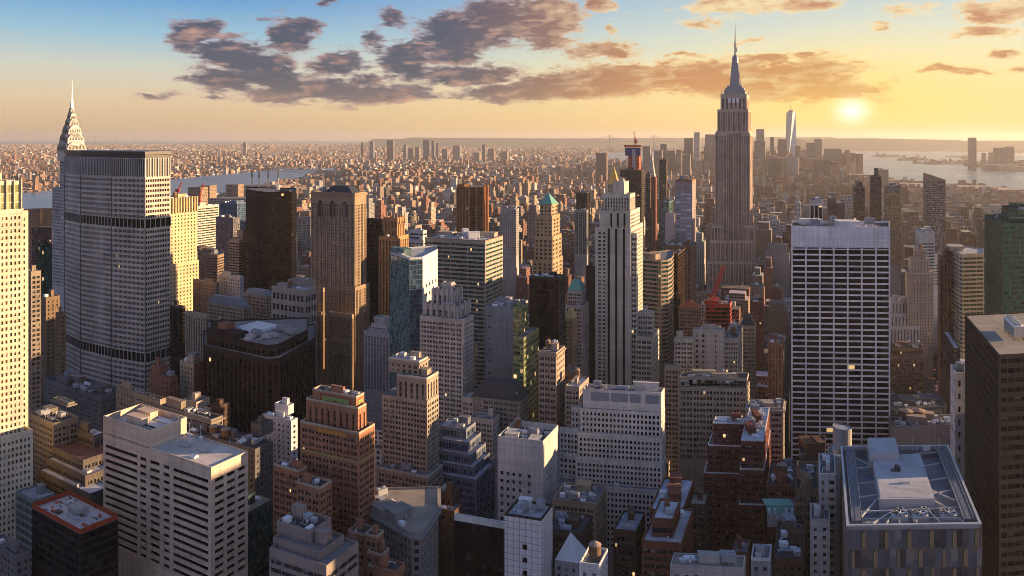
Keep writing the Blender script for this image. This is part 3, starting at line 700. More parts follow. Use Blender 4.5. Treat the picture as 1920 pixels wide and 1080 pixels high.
# orange brick art deco tower with mosaic panels
def mosaics(root, T, b):
    f, z, _ = T[0]
    def panel(A, B, s0, s1, z0, z1, nm):
        d = (B-A); L = d.length; d = d/L; n = Vector((d.y,-d.x)); 
        def r(m, a0, a1, y0, y1, o): 
            P = lambda t, zz: (A.x+d.x*t*L+n.x*o, A.y+d.y*t*L+n.y*o, zz); m.face([P(a0,y0),P(a1,y0),P(a1,y1),P(a0,y1)])
        m = MB(); r(m, s0, s1, z0, z1, .08); o = m.build(nm, flat('mosaic_red', (.30,.06,.04), .6), root)
        m = MB(); w = (s1-s0)*.06; h = (z1-z0)*.12; r(m, s0+w, s1-w, z0+h, z1-h, .12); m.build('tile_field', flat('mosaic_green', (.22,.32,.10), .5, 0, .4, 1.2), o)
        m = MB()
        for k in range(9):
            c = s0+w*1.5 + (s1-s0-3*w)*k/8; 
            if abs(k-4) > 0: r(m, c-.010, c+.010, z0+h*1.4, z0+h*1.4+(z1-z0)*(.42 if k%2 else .28), .16)
        m.build('tile_figure', flat('mosaic_gold', (.55,.38,.10), .5), o)
        m = MB(); cm = (s0+s1)/2; rr = (z1-z0)*.34
        P = lambda t, zz: (A.x+d.x*t+n.x*.17, A.y+d.y*t+n.y*.17, zz)
        for k in range(10):
            a0, a1 = math.pi*k/10, math.pi*(k+1)/10; zc = z0+h*1.6
            m.face([P(cm*L+math.cos(a0)*rr*.6, zc+math.sin(a0)*rr*.6), P(cm*L+math.cos(a0)*rr, zc+math.sin(a0)*rr), P(cm*L+math.cos(a1)*rr, zc+math.sin(a1)*rr), P(cm*L+math.cos(a1)*rr*.6, zc+math.sin(a1)*rr*.6)])
        m.build('tile_arch', flat('mosaic_red', (.30,.06,.04)), o)
    panel(f.chain[0], f.chain[1], .18, .88, z-5.2, z-.8, 'mosaic_panel'); panel(f.chain[1], f.chain[2], .2, .85, z-5.2, z-.8, 'mosaic_panel')
    g, zg, _ = T[2]
    for (A, B, a0, a1) in ((g.chain[0], g.chain[1], .30, .80),):
        m = MB(); d = (B-A); L = d.length; d /= L; n = Vector((d.y,-d.x)); P = lambda t, zz, o: (A.x+d.x*t*L+n.x*o, A.y+d.y*t*L+n.y*o, zz)
        m.face([P(a0,zg-2.6,.1),P(a1,zg-2.6,.1),P(a1,zg-.7,.1),P(a0,zg-.7,.1)]); m.build('frieze', flat('mosaic_ochre', (.42,.20,.04), .6), root)
    m = MB()
    for A, B in ((g.chain[0], g.chain[1]), (g.chain[1], g.chain[2])):
        d = (B-A).normalized(); n = Vector((d.y,-d.x)); A2, B2 = A+n*.12, B+n*.12
        m.face([(A2.x,A2.y,zg-13.2),(B2.x,B2.y,zg-13.2),(B2.x,B2.y,zg-12.0),(A2.x,A2.y,zg-12.0)])
    m.build('band', flat('mosaic_band', (.34,.25,.10), .6, 0, .6, .8), root)
    for (s, t) in ((.3,.4),(.6,.6)): rooftop(root, 'vent', on(f,s,t), z, 0, 3.6, 3.6, 2.2, M_WHITE)
fp = st('pair', bay=4.2, fl=3.05)
bd('brick_tower', 'orange brick setback tower with green mosaic panels round its top', ORBR, fp, [
    (586,668,683,747,372,{'st':st('pier',bay=3.3,fl=3.6,top=6.5,pat=[(.3,.7)],skip=())}), (574,671,687,768,369,{'st':st('pier',bay=3.6,pat=[(.32,.68)],top=2),'lvl':0}), (563,673,703,815,365,{'st':fp,'lvl':.2}),
    (684,706,720,1010,340,{'wing':1}), (688,716,730,1044,336,{'wing':1}), (652,683,702,1006,345,{'wing':1}), (690,726,742,1072,332,{'wing':1}),
    (556,600,622,918,348,{'wing':1,'lvl':1.5}), (512,560,575,886,360,{'wing':1,'lvl':1.})], span=(.16,.06,.03), extra=mosaics, roof=RD, parc=(.42,.33,.25))
bd('brick_apartments', 'low stepped orange brick block at the foot of the mosaic tower', ORBR, fp, [(700,742,760,1076,322)], roof=RD, lvl=.4)
bd('office_block', 'taupe ribbed terraced office with blank mechanical box on top', (.30,.24,.21), st('band',fl=3.4,vz=(.35,.85),bay=6,split=4,glass='dim'), [(519,583,621,1003,312,{'st':None,'lvl':1.8,'roof':RD}), (512,600,645,1042,304,{'lvl':.5}), (505,612,672,1068,298,{'lvl':.2})], roof=(.22,.20,.19), par=1.4)
bd('glass_office', 'slim dark green glass block tucked behind the beige banded tower', (.05,.075,.075), st('curtain',glass='green'), [(420,452,515,972,392,{'lvl':.3})], roof=RB)
bd('tile_tower', 'white tiled slab with one column of dark openings and a black roof rim', (.62,.60,.61), None, [(946,1015,1036,977,322,{'st':st('band',cols=[(.49,.62)],fl=5.2,vz=(.3,.72),split=1,glass='bronze',top=9),'st2':None,'lvl':1.6,'roof':RL})], parc=(.04,.035,.035), par=.9,
   wm=wall_grid((.66,.62,.61), axes(1015)[0], 2.6))
bd('black_glass_block', 'black mirror glass block with pale roof band beside white tiled slab', (.015,.017,.02), st('curtain',bay=2.4,fl=4.2,glass='black',top=.4), [(851,946,949,992,345,{'lvl':1.3,'roof':RL})], parc=(.60,.57,.52), par=2.4)
bd('blank_tower', 'pale blank-walled tower with sunken roof full of machinery', (.52,.49,.46), None, [(933,1018,1047,840,420,{'st':st('small',cols=[(.06,.13),(.20,.26),(.33,.39),(.47,.53),(.67,.73)],fl=4.0,vz=(.3,.75),top=14,r=.5,glass='dim'),'st2':st('small',bay=3.2,fl=3.6,top=14,em=6),'lvl':2.2,'roof':RD})], par=3.6)
bd('corner_block', 'grey classical block with rounded corner and heavy cornice', (.28,.26,.24), st('punch',bay=2.9,fl=3.6), [('p',[(690,375),(772,352),(790,352),(800,358),(822,376)],1004,{'back':24,'ref':1,'sts':[st('punch',bay=2.7,fl=3.7)]*4,'lvl':3.0})], corn=1.4, roof=RB)
bd('brick_setback', 'dark brown brick building with narrow setbacks below the stepped glass pyramid', DKBR, st('small',fl=3.3), [(802,848,862,930,404,{'lvl':1.5}),(798,852,868,962,398,{'lvl':.5})], roof=RG)
bd('loft_building', 'tan loft with pale pipework and a water tank on a black roof', TAN, st('pair'), [(1036,1117,1137,948,402,{'lvl':2.2,'roof':RG})], lvl=2)
bd('loft_building', 'dark brown loft crowded with white ducts behind the white pyramid', DKBR, st('pair'), [(1022,1090,1111,1004,362,{'lvl':2.4,'roof':RD})])
def pyramid_on(x0, x1, ytip, mat, nm='pyramid_roof', flatw=0.0, over=0.0, idx=0):
    def go(root, T, b):
        f, z, _ = T[idx]; m = MB(); P = inset(f.poly, -over); c = sum(P, Vector((0,0)))/len(P); zt_ = zt(ytip, c.y)
        m.prism(P, z, zt_, True, False, [c + (p-c)*max(flatw,.01) for p in P]); m.build(nm, mat, root)
    return go
bd('pyramid_pavilion', 'low grey building carrying a bright white pyramid roof', (.3,.3,.3), st('small'), [(1040,1084,1099,1056,330,{'lvl':0,'nopar':1})], lvl=0, par=0, extra=pyramid_on(0,0,998,flat('white_pyramid', (.62,.62,.63), .5, 0, .08)))
bd('white_house', 'small white building with a round wooden water tank on its roof', WHITE, st('small'), [(1086,1124,1140,1064,290,{'lvl':0})], extra=lambda r,T,b: rooftop(r,'tank',on(T[0][0],.4,.4),T[0][1],0,4.6,4.6,6.5), lvl=0)
bd('dark_loft', 'dark slate loft with grey roof tank between two brown lofts', DKBR, st('pair',glass='dim'), [(1150,1193,1210,1000,372,{'lvl':2,'roof':(.3,.33,.38)})])
bd('brick_loft', 'red brick loft with a glazed white penthouse in the bottom centre', BRICK, st('trip',bay=5), [(1222,1262,1276,978,336,{'st':st('band',bay=4,split=2,vz=(.3,.8),fl=4),'roof':RW,'z0':zt(1040,330)}),(1203,1278,1300,1023,330,{'lvl':.8,'roof':RL})], roof=RL)
bd('brick_loft', 'deep red brick loft with pale blue roof behind the white penthouse', BRICK, st('trip',bay=5), [(1218,1280,1302,962,372,{'lvl':2.2,'roof':(.45,.50,.60)})])
bd('roof_garden_block', 'brown brick block with planted brown terrace roof', DKBR, st('pair'), [(1292,1322,1329,950,385,{'lvl':.5,'roof':RB})])
bd('roof_garden_block', 'low pale parapeted roof with round tank at the bottom edge', (.36,.34,.32), st('small'), [(1256,1394,1398,1070,285,{'lvl':2.5,'roof':RB})])
bd('walkup_block', 'narrow grey building with white walled roof yard near bottom edge', GREY, st('small'), [(1408,1444,1447,1052,300,{'lvl':2,'roof':RG})], parc=(.55,.55,.57))
bd('walkup_block', 'red brick walk-up with white bulkheads beside the grey roof yard', BRICK, st('small'), [(1372,1402,1406,1040,330,{'lvl':2.5,'roof':RG})])
bd('walkup_block', 'dark low block with sawtooth skylights left of the balcony slab', DKBR, st('small'), [(1450,1508,1514,1052,330,{'lvl':2.5,'roof':RD})])
bal = st('band',bay=3.5,fl=3.3,vz=(.3,.95),split=1,r=1.2,glass='black')
bd('balcony_slab', 'narrow white slab with stacked balconies left of the gem tower', (.58,.55,.52), st('small',bay=3.4,fl=4), [(1518,1535,1567,892,345,{'st':None,'st2':st('small',cols=[(.18,.32),(.62,.96)],fl=3.5,vz=(.3,.85),r=.9),'lvl':1.2,'wa':24}),(1516,1519,1556,978,335,{'wa':16,'st':None,'st2':st('small',bay=4.6,fl=3.5),'wing':1,'lvl':.6})], roof=RG)
def green_top(root, T, b):
    f, z, _ = T[0]; A, B = f.chain[0], f.chain[1]; d = (B-A); L = d.length; d /= L; n = Vector((d.y,-d.x)); A = A + n*.15
    P = lambda t, zz, o=0: (A.x+d.x*t*L+n.x*o, A.y+d.y*t*L+n.y*o, zz)
    m = MB(); m.face([P(0,z+.9,0),P(1,z+.9,0),P(1,z+4.2,-2.2),P(0,z+4.2,-2.2)]); m.face([P(0,z+4.2,-2.2),P(1,z+4.2,-2.2),P(1,z+4.2,-9),P(0,z+4.2,-9)]); m.build('mansard', M_COPPER, root)
    for k in (.1,.3,.7,.9):
        m = MB(); c = Vector(P(k,0,-.5)[:2]); m.box(c, d, 1.1, n, 1.2, z+1.2, z+3.4); m.build('dormer', M_WHITE, root)
    m = MB(); 
    for k in range(12):
        a0, a1 = math.pi*k/12, math.pi*(k+1)/12
        for r0, r1 in ((1.9,2.7),):
            m.face([P(.5+math.cos(a0)*r0/L,z-1.5+math.sin(a0)*r0,.3),P(.5+math.cos(a0)*r1/L,z-1.5+math.sin(a0)*r1,.3),P(.5+math.cos(a1)*r1/L,z-1.5+math.sin(a1)*r1,.3),P(.5+math.cos(a1)*r0/L,z-1.5+math.sin(a1)*r0,.3)])
    m.build('arch', M_WHITE, root)
    m = MB(); m.face([P(0,z-5.0,.05),P(1,z-5.0,.05),P(1,z+.9,.05),P(0,z+.9,.05)]); m.build('stone_front', wall((.52,.46,.40)), root)
bd('club_house', 'red brick house with green copper mansard and white arched window', BRICK, st('pair',bay=4,fl=3.8), [(1438,1491,1493,968,375,{'lvl':0})], lvl=0, extra=green_top)
def gable(idx=0, n=10, wfrac=.6, h=5, mat=None):
    def go(root, T, b):
        f, z, _ = T[idx]; A, B = f.chain[0], f.chain[1]; d = (B-A); L = d.length; d /= L; nn = Vector((d.y,-d.x)); m = MB(); c = L/2; r = L*wfrac/2
        P = lambda t, zz, o: (A.x+d.x*t-nn.x*o, A.y+d.y*t-nn.y*o, zz)
        fr = [P(c+math.cos(math.pi*k/n)*r, z+1+math.sin(math.pi*k/n)*h, -.1) for k in range(n+1)]; bk = [P(c+math.cos(math.pi*k/n)*r, z+1+math.sin(math.pi*k/n)*h, .7) for k in range(n+1)]
        m.face(fr); m.face(bk[::-1])
        for k in range(n): m.face([fr[k+1], fr[k], bk[k], bk[k+1]])
        m.build('gable', mat or b.get('wm') or T and wall(b['wc']), root)
    return go
def gb(c, **k): 
    g = gable(mat=wall(c), **k); return g
bd('gabled_loft', 'brown brick loft with a curved gable over its blank upper wall', (.15,.085,.06), None, [(1498,1549,1551,862,432,{'lvl':.6})], extra=gb((.15,.085,.06), h=6), roof=RD)
bd('gabled_loft', 'tan-brown gabled loft with paired windows beside the copper mansard', (.20,.14,.10), st('pair',fl=4.2), [(1492,1533,1536,922,372,{'lvl':.8})], extra=gb((.20,.14,.10), h=4), roof=RD)
bd('brick_loft', 'dark red brick loft carrying a wooden water tank and white units', BRICK, st('pair'), [(1438,1492,1495,915,402,{'lvl':2.6,'roof':RD})], extra=lambda r,T,b: rooftop(r,'tank',on(T[0][0],.5,.35),T[0][1],0,5,5,8))
def big_tank(root, T, b):
    f, z, _ = T[0]; c = on(f, .75, .62); m = MB(); m.cyl(c, 4.6, z, z+13.0, 24, top=False); m.build('tank_screen', flat('corrugated_grey', (.34,.34,.36), .5, .2), root, True)
    m = MB(); m.cyl(c, 4.3, z+.5, z+13, 24, top=False); m.f = [tuple(reversed(q)) for q in m.f]; m.build('screen_lining', M_DK, root)
    m = MB(); m.cyl(c, 2.9, z, z+10, 16); o = m.build('water_tank', M_WOOD, root); m = MB(); m.cyl(c, 3.1, z+10, z+12, 16, .1); m.build('roof', M_CONE, o)
    m = MB(); m.cyl(c, 4.8, z+12.7, z+13.1, 24, top=False); m.build('rim', M_AC, root)
bd('tank_building', 'pale stucco building with a big round metal-screened water tank', (.45,.43,.41), None, [(1549,1553,1598,868,400,{'lvl':1.6,'cap':20})], extra=big_tank, roof=RG)
rb = st('pair',bay=4.4,fl=3.55)
bd('red_apartments', 'narrow dark red brick tower with white band courses, nearer of the red pair', (.17,.065,.05), st('trip',bay=5.5,fl=3.5), [(1389,1432,1443,828,420,{'lvl':2.4,'roof':RW}),(1387,1433,1445,882,418,{'lvl':0}),(1385,1434,1446,948,416,{'lvl':0})], parc=(.62,.60,.60), par=.6, roof=RW)
bd('red_apartments', 'wide dark red brick block with white trimmed setbacks behind its narrower twin', (.17,.065,.05), rb, [(1337,1401,1404,796,442,{'lvl':1.5,'roof':RL}),(1327,1401,1406,838,440,{'lvl':.0}),(1319,1401,1407,890,438,{'lvl':0})], parc=(.62,.60,.60), par=.6)
# white stepped tower, centre
ws = st('punch',bay=2.15,fl=3.2,pat=[(.25,.75)],vz=(.2,.78),r=.5,glass='black',top=1.4)
def racks(root, T, b):
    f, z, _ = T[0]
    for k in range(8):
        c = on(f, .06+.11*k, .25); m = MB(); n = 8; e = f.a
        for j in range(n):
            a0, a1 = math.pi*j/n, math.pi*(j+1)/n
            m.bar((c.x+e.x*math.cos(a0)*2.2, c.y+e.y*math.cos(a0)*2.2, z+3.4-math.sin(a0)*1.6),(c.x+e.x*math.cos(a1)*2.2, c.y+e.y*math.cos(a1)*2.2, z+3.4-math.sin(a1)*1.6),.16)
        m.bar((c.x-e.x*2.2,c.y-e.y*2.2,z),(c.x-e.x*2.2,c.y-e.y*2.2,z+3.4),.12); m.build('cradle', M_AC, root)
    A, B = f.chain[0], f.chain[1]; d = (B-A); L = d.length; d /= L; n = Vector((d.y,-d.x)); P = lambda t, zz, o: (A.x+d.x*t*L+n.x*o, A.y+d.y*t*L+n.y*o, zz)
    for s0, s1 in ((.1,.34),(.36,.58),(.6,.74),(.8,.97)):
        m = MB(); m.face([P(s0,z-5.5,.06),P(s1,z-5.5,.06),P(s1,z-.6,.06),P(s0,z-.6,.06)]); m.build('louvre_or_shade_panel', flat('louvre_grey', (.27,.27,.29), .6), root)
bd('stepped_tower', 'white stone stepped tower with curved roof racks at centre, low before the tall striped slab', (.64,.57,.50), ws, [
    (1093,1240,1246,740,450,{'st':None,'st2':None,'lvl':1.2,'roof':RG}), (1088,1240,1247,774,449,{'lvl':0,'nopar':1}), (1083,1241,1248,824,446,{'lvl':0}), (1079,1242,1249,872,443,{'lvl':0}), (1040,1244,1250,924,438,{'lvl':.4}),
    (1071,1092,1094,768,462,{'wing':1,'lvl':.4}), (1049,1084,1086,809,458,{'wing':1,'lvl':.2}), (1048,1081,1083,856,455,{'wing':1,'lvl':.2})], roof=RG, ybot=1010, extra=racks)
bd('deco_tower', 'brown brick tower with pale stone crown, left of the stepped dark glass pyramid', (.31,.26,.21), st('pair',bay=4.2,fl=2.95), [
    (730,786,803,680,446,{'st':st('punch',bay=3.4),'lvl':.6,'roof':(.42,.44,.50)}), (744,800,822,712,438,{'st':st('pier',bay=3.4,pat=[(.3,.7)]),'roof':RG,'lvl':.4,'z0':zt(752,438)}), (716,801,822.5,752,437.5,{'lvl':0,'nopar':1}), (706,802,830,897,430,{'lvl':.8})], corn=.8, ybot=985, roof=RG, parc=(.45,.41,.35))
gt = st('curtain',bay=1.9,fl=3.7,pat=[(.10,.90)],vz=(.18,.9),glass='blue',r=.2)
bd('stepped_glass_block', 'blue-grey glass block stepping outward like a pyramid, below the pinnacled tower', (.17,.18,.21), gt, [(822,874,892,808,466,{'lvl':1.6,'roof':(.42,.42,.45)}),(822,878,902,833,459,{'lvl':0}),(822,883,911,857,453,{'lvl':0}),(822,888,919,880,447,{'lvl':0}),(820,893,928,903,441,{'lvl':0})], ybot=960, roof=(.36,.36,.40))
# left middle
bd('masonry_block', 'tan masonry block with white cooling units on a dark roof, beside the cream tower', (.20,.175,.15), st('pair',bay=3.8), [(100,128,140,776,462,{'st':None,'st2':None,'roof':RL}),(54,100,147,797,430,{'lvl':2.2,'roof':RD})], corn=1.0, roof=RD)
bd('tiled_mansion', 'stepped stone block with brown tiled top terraces, above the netted site', (.12,.10,.09), st('pair',bay=3.6), [(140,176,200,820,430,{'roof':RW,'lvl':1}),(98,156,212,866,412,{'roof':(.12,.06,.05),'lvl':0}),(85,160,214,896,404,{'lvl':.2,'roof':RL}),(70,168,216,930,394,{'lvl':.3,'roof':(.42,.45,.52)})], corn=.8, roof=RG)
def site(root, T, b):
    f, z, _ = T[0]; P = inset(f.poly, .1)
    for k in range(4):
        p, q = P[k], P[(k+1)%4]; m = MB(); m.face([(p.x,p.y,z),(q.x,q.y,z),(q.x,q.y,z+2.2),(p.x,p.y,z+2.2)]); m.face([(q.x,q.y,z),(p.x,p.y,z),(p.x,p.y,z+2.2),(q.x,q.y,z+2.2)]); m.build('safety_net', M_ORANGE, root)
    rr = random.Random(5)
    for k in range(34):
        c = on(f, rr.uniform(.08,.92), rr.uniform(.08,.92)); m = MB(); m.box(c, f.a, rr.uniform(.5,3.5), f.b, rr.uniform(.3,1.1), z, z+rr.uniform(.3,1.3)); m.build('formwork', (M_ORANGE, M_CONC, M_AC, M_WOOD)[k % 4], root)
    c = on(f,.5,.6); m = MB(); m.box(c, f.a, 8, f.b, 5, z, z+3); m.build('core_wall', M_CONC, root)
bd('construction_site', 'black netted building frame with orange safety nets on a bare slab', (.022,.022,.026), st('curtband',bay=3,fl=3.6,glass='black'), [(60,150,222,1002,335,{'lvl':0,'roof':(.48,.45,.44)})], lvl=0, extra=site, par=0)
bd('glass_annex', 'low green glass wing at the foot of the cream tower', (.20,.24,.22), st('curtband',glass='green'), [(30,62,103,942,380,{'lvl':.6})], roof=(.35,.36,.40))
bd('low_shed', 'low grey shed roof at the bottom left corner', (.16,.15,.15), st('small'), [(-20,28,56,1046,345,{'lvl':1.5})], roof=RG)
def fins(root, T, b):
    f, z, _ = T[0]; A, B = f.chain[1], f.chain[2]; L = (B-A).length; d = (B-A)/L; n = Vector((d.y,-d.x))
    for k in range(8):
        c = A + d*(L*k/7.001) + n*.3; m = MB(); m.box(c, d, .45, n, .9, f.z0, z+2.0); m.build('fin', wall((.50,.46,.30)), root)
ct = st('trip',bay=5.2,fl=3.15,pat=[(.08,.24),(.40,.56),(.72,.88)],vz=(.2,.72),r=.3,glass='amber')
G['amber'] = glass('amber', dark=(.075,.045,.022), pb=.45, blind=(.42,.36,.26), lit=0)
G['gold'] = glass('gold', dark=(.30,.30,.14), pb=.5, blind=(.38,.36,.18), sashw=0, rough=.3, metal=.2, lit=0)
bd('cream_tower', 'sunlit cream stone tower with yellow-green glass crown at the left edge', (.66,.56,.42), ct, [(-110,-60,40,346,380,{'st':st('curtain',bay=2.2,fl=4,glass='gold'),'lvl':.5}),(-112,-61,44,401,379,{}),(-114,-62,53,405,388,{'wing':1,'lvl':0}),(-116,-63,62,838,377,{'lvl':.1})], extra=fins)
wh = st('small',bay=3.6)
bd('white_block', 'white painted block with big roof chillers, left of the mosaic tower', (.50,.50,.54), wh, [(515,540,551,764,482,{'st':None,'st2':None,'lvl':1.5,'roof':RL}),(492,546,558,792,470,{'lvl':1.5,'roof':RL})], roof=RL)
bd('grey_loft', 'charcoal block with two wooden tanks and chillers behind beige tower', (.12,.115,.12), st('small'), [(470,490,512,800,445,{'st':None,'st2':None}),(340,478,512,846,425,{'lvl':1.6,'roof':RD})], extra=lambda r,T,b: [rooftop(r,'tank',on(T[1][0],s,t),T[1][1],0,5,5,6) for s,t in ((.62,.3),(.46,.3))], roof=RD)
bd('corniced_house', 'tan block with green copper cornice and a white roof box', (.25,.21,.17), st('pair',bay=3.5), [(300,396,418,790,452,{'lvl':1.8,'roof':RD})], corn=1.0, roof=RD)
bd('penthouse_block', 'beige penthouse block with pale blue tanks below the brick-sided tower', (.40,.33,.27), st('small'), [(344,368,394,757,500,{'lvl':1,'st2':None}),(338,372,396,776,492,{'lvl':1.5,'roof':RG})], roof=RG)
bd('brown_annex', 'small brown brick annex between beige penthouse and dark mirrored office', DKBR, st('small'), [(394,412,432,764,500,{'lvl':1,'roof':RG})])
def brickside(root, T, b):
    for idx in (0,):
        f, z, _ = T[idx]; A, B = f.chain[1], f.chain[2]; d = (B-A); L = d.length; d /= L; n = Vector((d.y,-d.x)); m = MB()
        P = lambda t, zz: (A.x+d.x*t+n.x*.1, A.y+d.y*t+n.y*.1, zz); m.face([P(.3,0),P(L,0),P(L,z+.8),P(.3,z+.8)]); m.build('brick_gable', wall((.24,.12,.085)), root)
bd('walkup_tower', 'cream tower house with a blank red brick side wall and roof tanks', (.44,.37,.27), st('small',bay=4,fl=3.5), [(337,363,387,684,560,{'st2':None,'lvl':2.5,'roof':RG})], extra=brickside)
bd('walkup_tower', 'narrow red brick house with cream front right of the big octagonal slab', (.24,.12,.085), st('small',bay=4), [(284,300,316,690,552,{'st':None,'lvl':1.5,'roof':RG}),(280,318,334,712,546,{'wing':1,'lvl':1.4})], roof=RD)
bd('low_loft', 'dark cluttered roofs of low tan block before the octagonal slab', (.30,.25,.19), st('small'), [(218,300,312,752,498,{'lvl':2.4,'roof':RD})])
bd('low_loft', 'long low dark roof at the foot of the octagonal slab', (.14,.135,.14), st('small'), [(60,190,236,748,560,{'lvl':.8,'roof':RD})])
# dark mirrored office, left centre
def plant_deck(root, T, b):
    f, z, _ = T[0]; u, v = axes(470); u = -u
    def at(px, py): D = (H - z)*F/(py - CY); return gp(px, D)
    c0 = at(478, 618)
    for k in range(6):
        c = c0 + v*(k*3.6 - 9); m = MB(); a0, a1 = c - u*11, c + u*11
        m.face([(a0.x,a0.y,z),(a1.x,a1.y,z),(a1.x+v.x*2.6,a1.y+v.y*2.6,z+2.6),(a0.x+v.x*2.6,a0.y+v.y*2.6,z+2.6)])
        m.face([(a1.x+v.x*3.2,a1.y+v.y*3.2,z),(a0.x+v.x*3.2,a0.y+v.y*3.2,z),(a0.x+v.x*2.6,a0.y+v.y*2.6,z+2.6),(a1.x+v.x*2.6,a1.y+v.y*2.6,z+2.6)])
        for e in (a0, a1): m.face([(e.x,e.y,z),(e.x+v.x*2.6,e.y+v.y*2.6,z+2.6),(e.x+v.x*3.2,e.y+v.y*3.2,z)])
        m.build('sawtooth_skylight', M_WHITE, root)
    ang = math.atan2(u.y, u.x)
    rooftop(root, 'bulkhead', at(424, 626), z, ang, 8, 8, 8, wall((.22,.11,.08)))
    for px, py, s in ((500,634,4),(512,632,4),(470,634,4),(545,628,5),(530,622,5)): rooftop(root, 'cooling_tower' if s == 5 else 'fan_unit', at(px, py), z, ang, s*1.5, s, s*.9)
dk = st('piers2',bay=4.6,fl=3.9,pat=[(.2,.8)],vz=(.06,.72),glass='black')
bd('dark_office', 'big dark brown mirrored office with glazed roof plant, left of centre', (.034,.025,.024), dk, [('p',[(388,556),(500,524),(520,526),(577,566)],650,{'back':42,'ref':1,'sts':[dk,dk,dk],'lvl':.6}),('p',[(380,552),(500,516),(524,518),(592,572)],676,{'back':44,'ref':1,'sts':[dk]*3,'lvl':0})], ybot=840, roof=(.24,.20,.185), span=(.012,.012,.014),
   extra=plant_deck)
# the big octagonal slab
eg = st('egg',bay=1.65,fl=4.5,glass='black',pat=[(.11,.89)],vz=(.12,.66),skip=(8,9,34,35))
def slab_top(root, T, b):
    f, z, _ = T[0]; P = inset(f.poly, -.8); m = MB(); m.prism([tuple(p) for p in P], z+3.2, z+6.0); m.build('crown_slab', flat('crown_dark', (.035,.028,.026), .4), root)
    m = MB(); m.prism([tuple(p) for p in inset(f.poly, 1.2)], z, z+3.2); m.build('crown_recess', M_DK, root)
    for k in range(len(f.chain)-1):
        A, B = f.chain[k], f.chain[k+1]; L = (B-A).length; d = (B-A)/L; n = Vector((d.y,-d.x)); cnt = int(L/2.5)
        m = MB(); o_ = .06; m.face([(A.x+n.x*o_,A.y+n.y*o_,z-16),(B.x+n.x*o_,B.y+n.y*o_,z-16),(B.x+n.x*o_,B.y+n.y*o_,z-.5),(A.x+n.x*o_,A.y+n.y*o_,z-.5)]); m.build('louvre_or_shade_panel', M_DK, root)  # flat dark sheet painted as the shade of the recess behind the fins
        m = MB(); m.box(A + n*.1, d, .5, n, .5, 0, z-17); m.build('corner_groove', M_DK, root)
        for zz0, zz1, st_ in ((z-16.5, z+.3, 1.9),):
            m = MB()
            for i in range(cnt+1): m.box(A + d*(L*i/cnt) + n*.25, d, .7, n, .7, zz0, zz1)
            m.build('fins', wall((.50,.45,.41)), root)
        for lv in (8, 34):
            fh = (z-17)/round((z-17)/4.5); zz = z - 17 - fh*(lv+1.8); hh = fh*1.7
            m = MB(); o = .12; m.face([(A.x+n.x*o,A.y+n.y*o,zz),(B.x+n.x*o,B.y+n.y*o,zz),(B.x+n.x*o,B.y+n.y*o,zz+hh),(A.x+n.x*o,A.y+n.y*o,zz+hh)]); m.build('mechanical_band', G['black'], root)
            m = MB(); cc = max(2, int(L/5))
            for i in range(cc+1): m.box(A + d*(L*i/cc) + n*.3, d, .7, n, .5, zz-.1, zz+hh+.1)
            m.build('columns', wall((.42,.38,.34)), root)
    m = MB(); rr = random.Random(3)
    for k in range(9):
        c = f.N + (f.back[0]-f.N)*rr.uniform(.2,.8)*.6 + (f.chain[0]-f.N)*rr.uniform(0,.8); m.bar((c.x,c.y,z+6),(c.x,c.y,z+6+rr.choice([4,4,6,14])),.15)
    m.build('mast', M_AC, root)
eg['top'] = 17
bd('octagonal_slab', 'huge grey precast octagonal slab with dark mechanical bands and black crown', (.54,.465,.40), eg, [('p',[(121,775),(151,745),(209,718),(272,700),(319.5,722)],297,{'back':40,'ref':3,'sts':[eg]*4,'lvl':0,'nopar':1})], ybot=770, lvl=0, par=0, extra=slab_top, roof=RD)
# ------------------------------------------------------------------ middle distance
def pins(root, T, idx, cnt, h=3.0):
    f, z, _ = T[idx]; rt = wall((.45,.40,.36))
    for A, B, c in ((f.chain[0], f.chain[1], cnt), (f.chain[1], f.chain[2], max(2, cnt//2))):
        d = (B-A).normalized(); n = Vector((d.y,-d.x))
        for i in range(c):
            p = A + (B-A)*((i+.5)/c); m = MB(); m.box(p + n*.4, d, 1.6, n, 1.0, z-7, z+h*.6); m.box(p + n*.4, d, .9, n, .7, z+h*.6, z+h); m.build('pinnacle', rt, root)
bd('pinnacled_tower', 'pale stone tower with stepped pinnacled crown in front of the striped office', (.45,.40,.36), st('pair',bay=4.2,fl=3.1,r=.5), [
    (829,846,853,533,548,{'st':None,'st2':None,'lvl':0}), (809,852,868,548,541,{'st':st('pier',bay=4.5,pat=[(.3,.7)]),'lvl':.3}), (794,858,883,577,533,{'st':st('pier',bay=4.6,pat=[(.28,.72)]),'lvl':.2}), (787,868,888,602,525,{'lvl':.2}),
    (866,906,916,752,508,{'wing':1,'lvl':.8,'roof':RL}), (880,924,937,790,492,{'wing':1,'lvl':.8})], ybot=860, corn=.6, extra=lambda r,T,b: [pins(r,T,1,5), pins(r,T,2,6)])
sts500 = st('pair', cols=[(.07,.135),(.175,.24)], fl=3.9, split=1)
stripe = st('pier', cols=[(.02,.05)], fl=3.9)
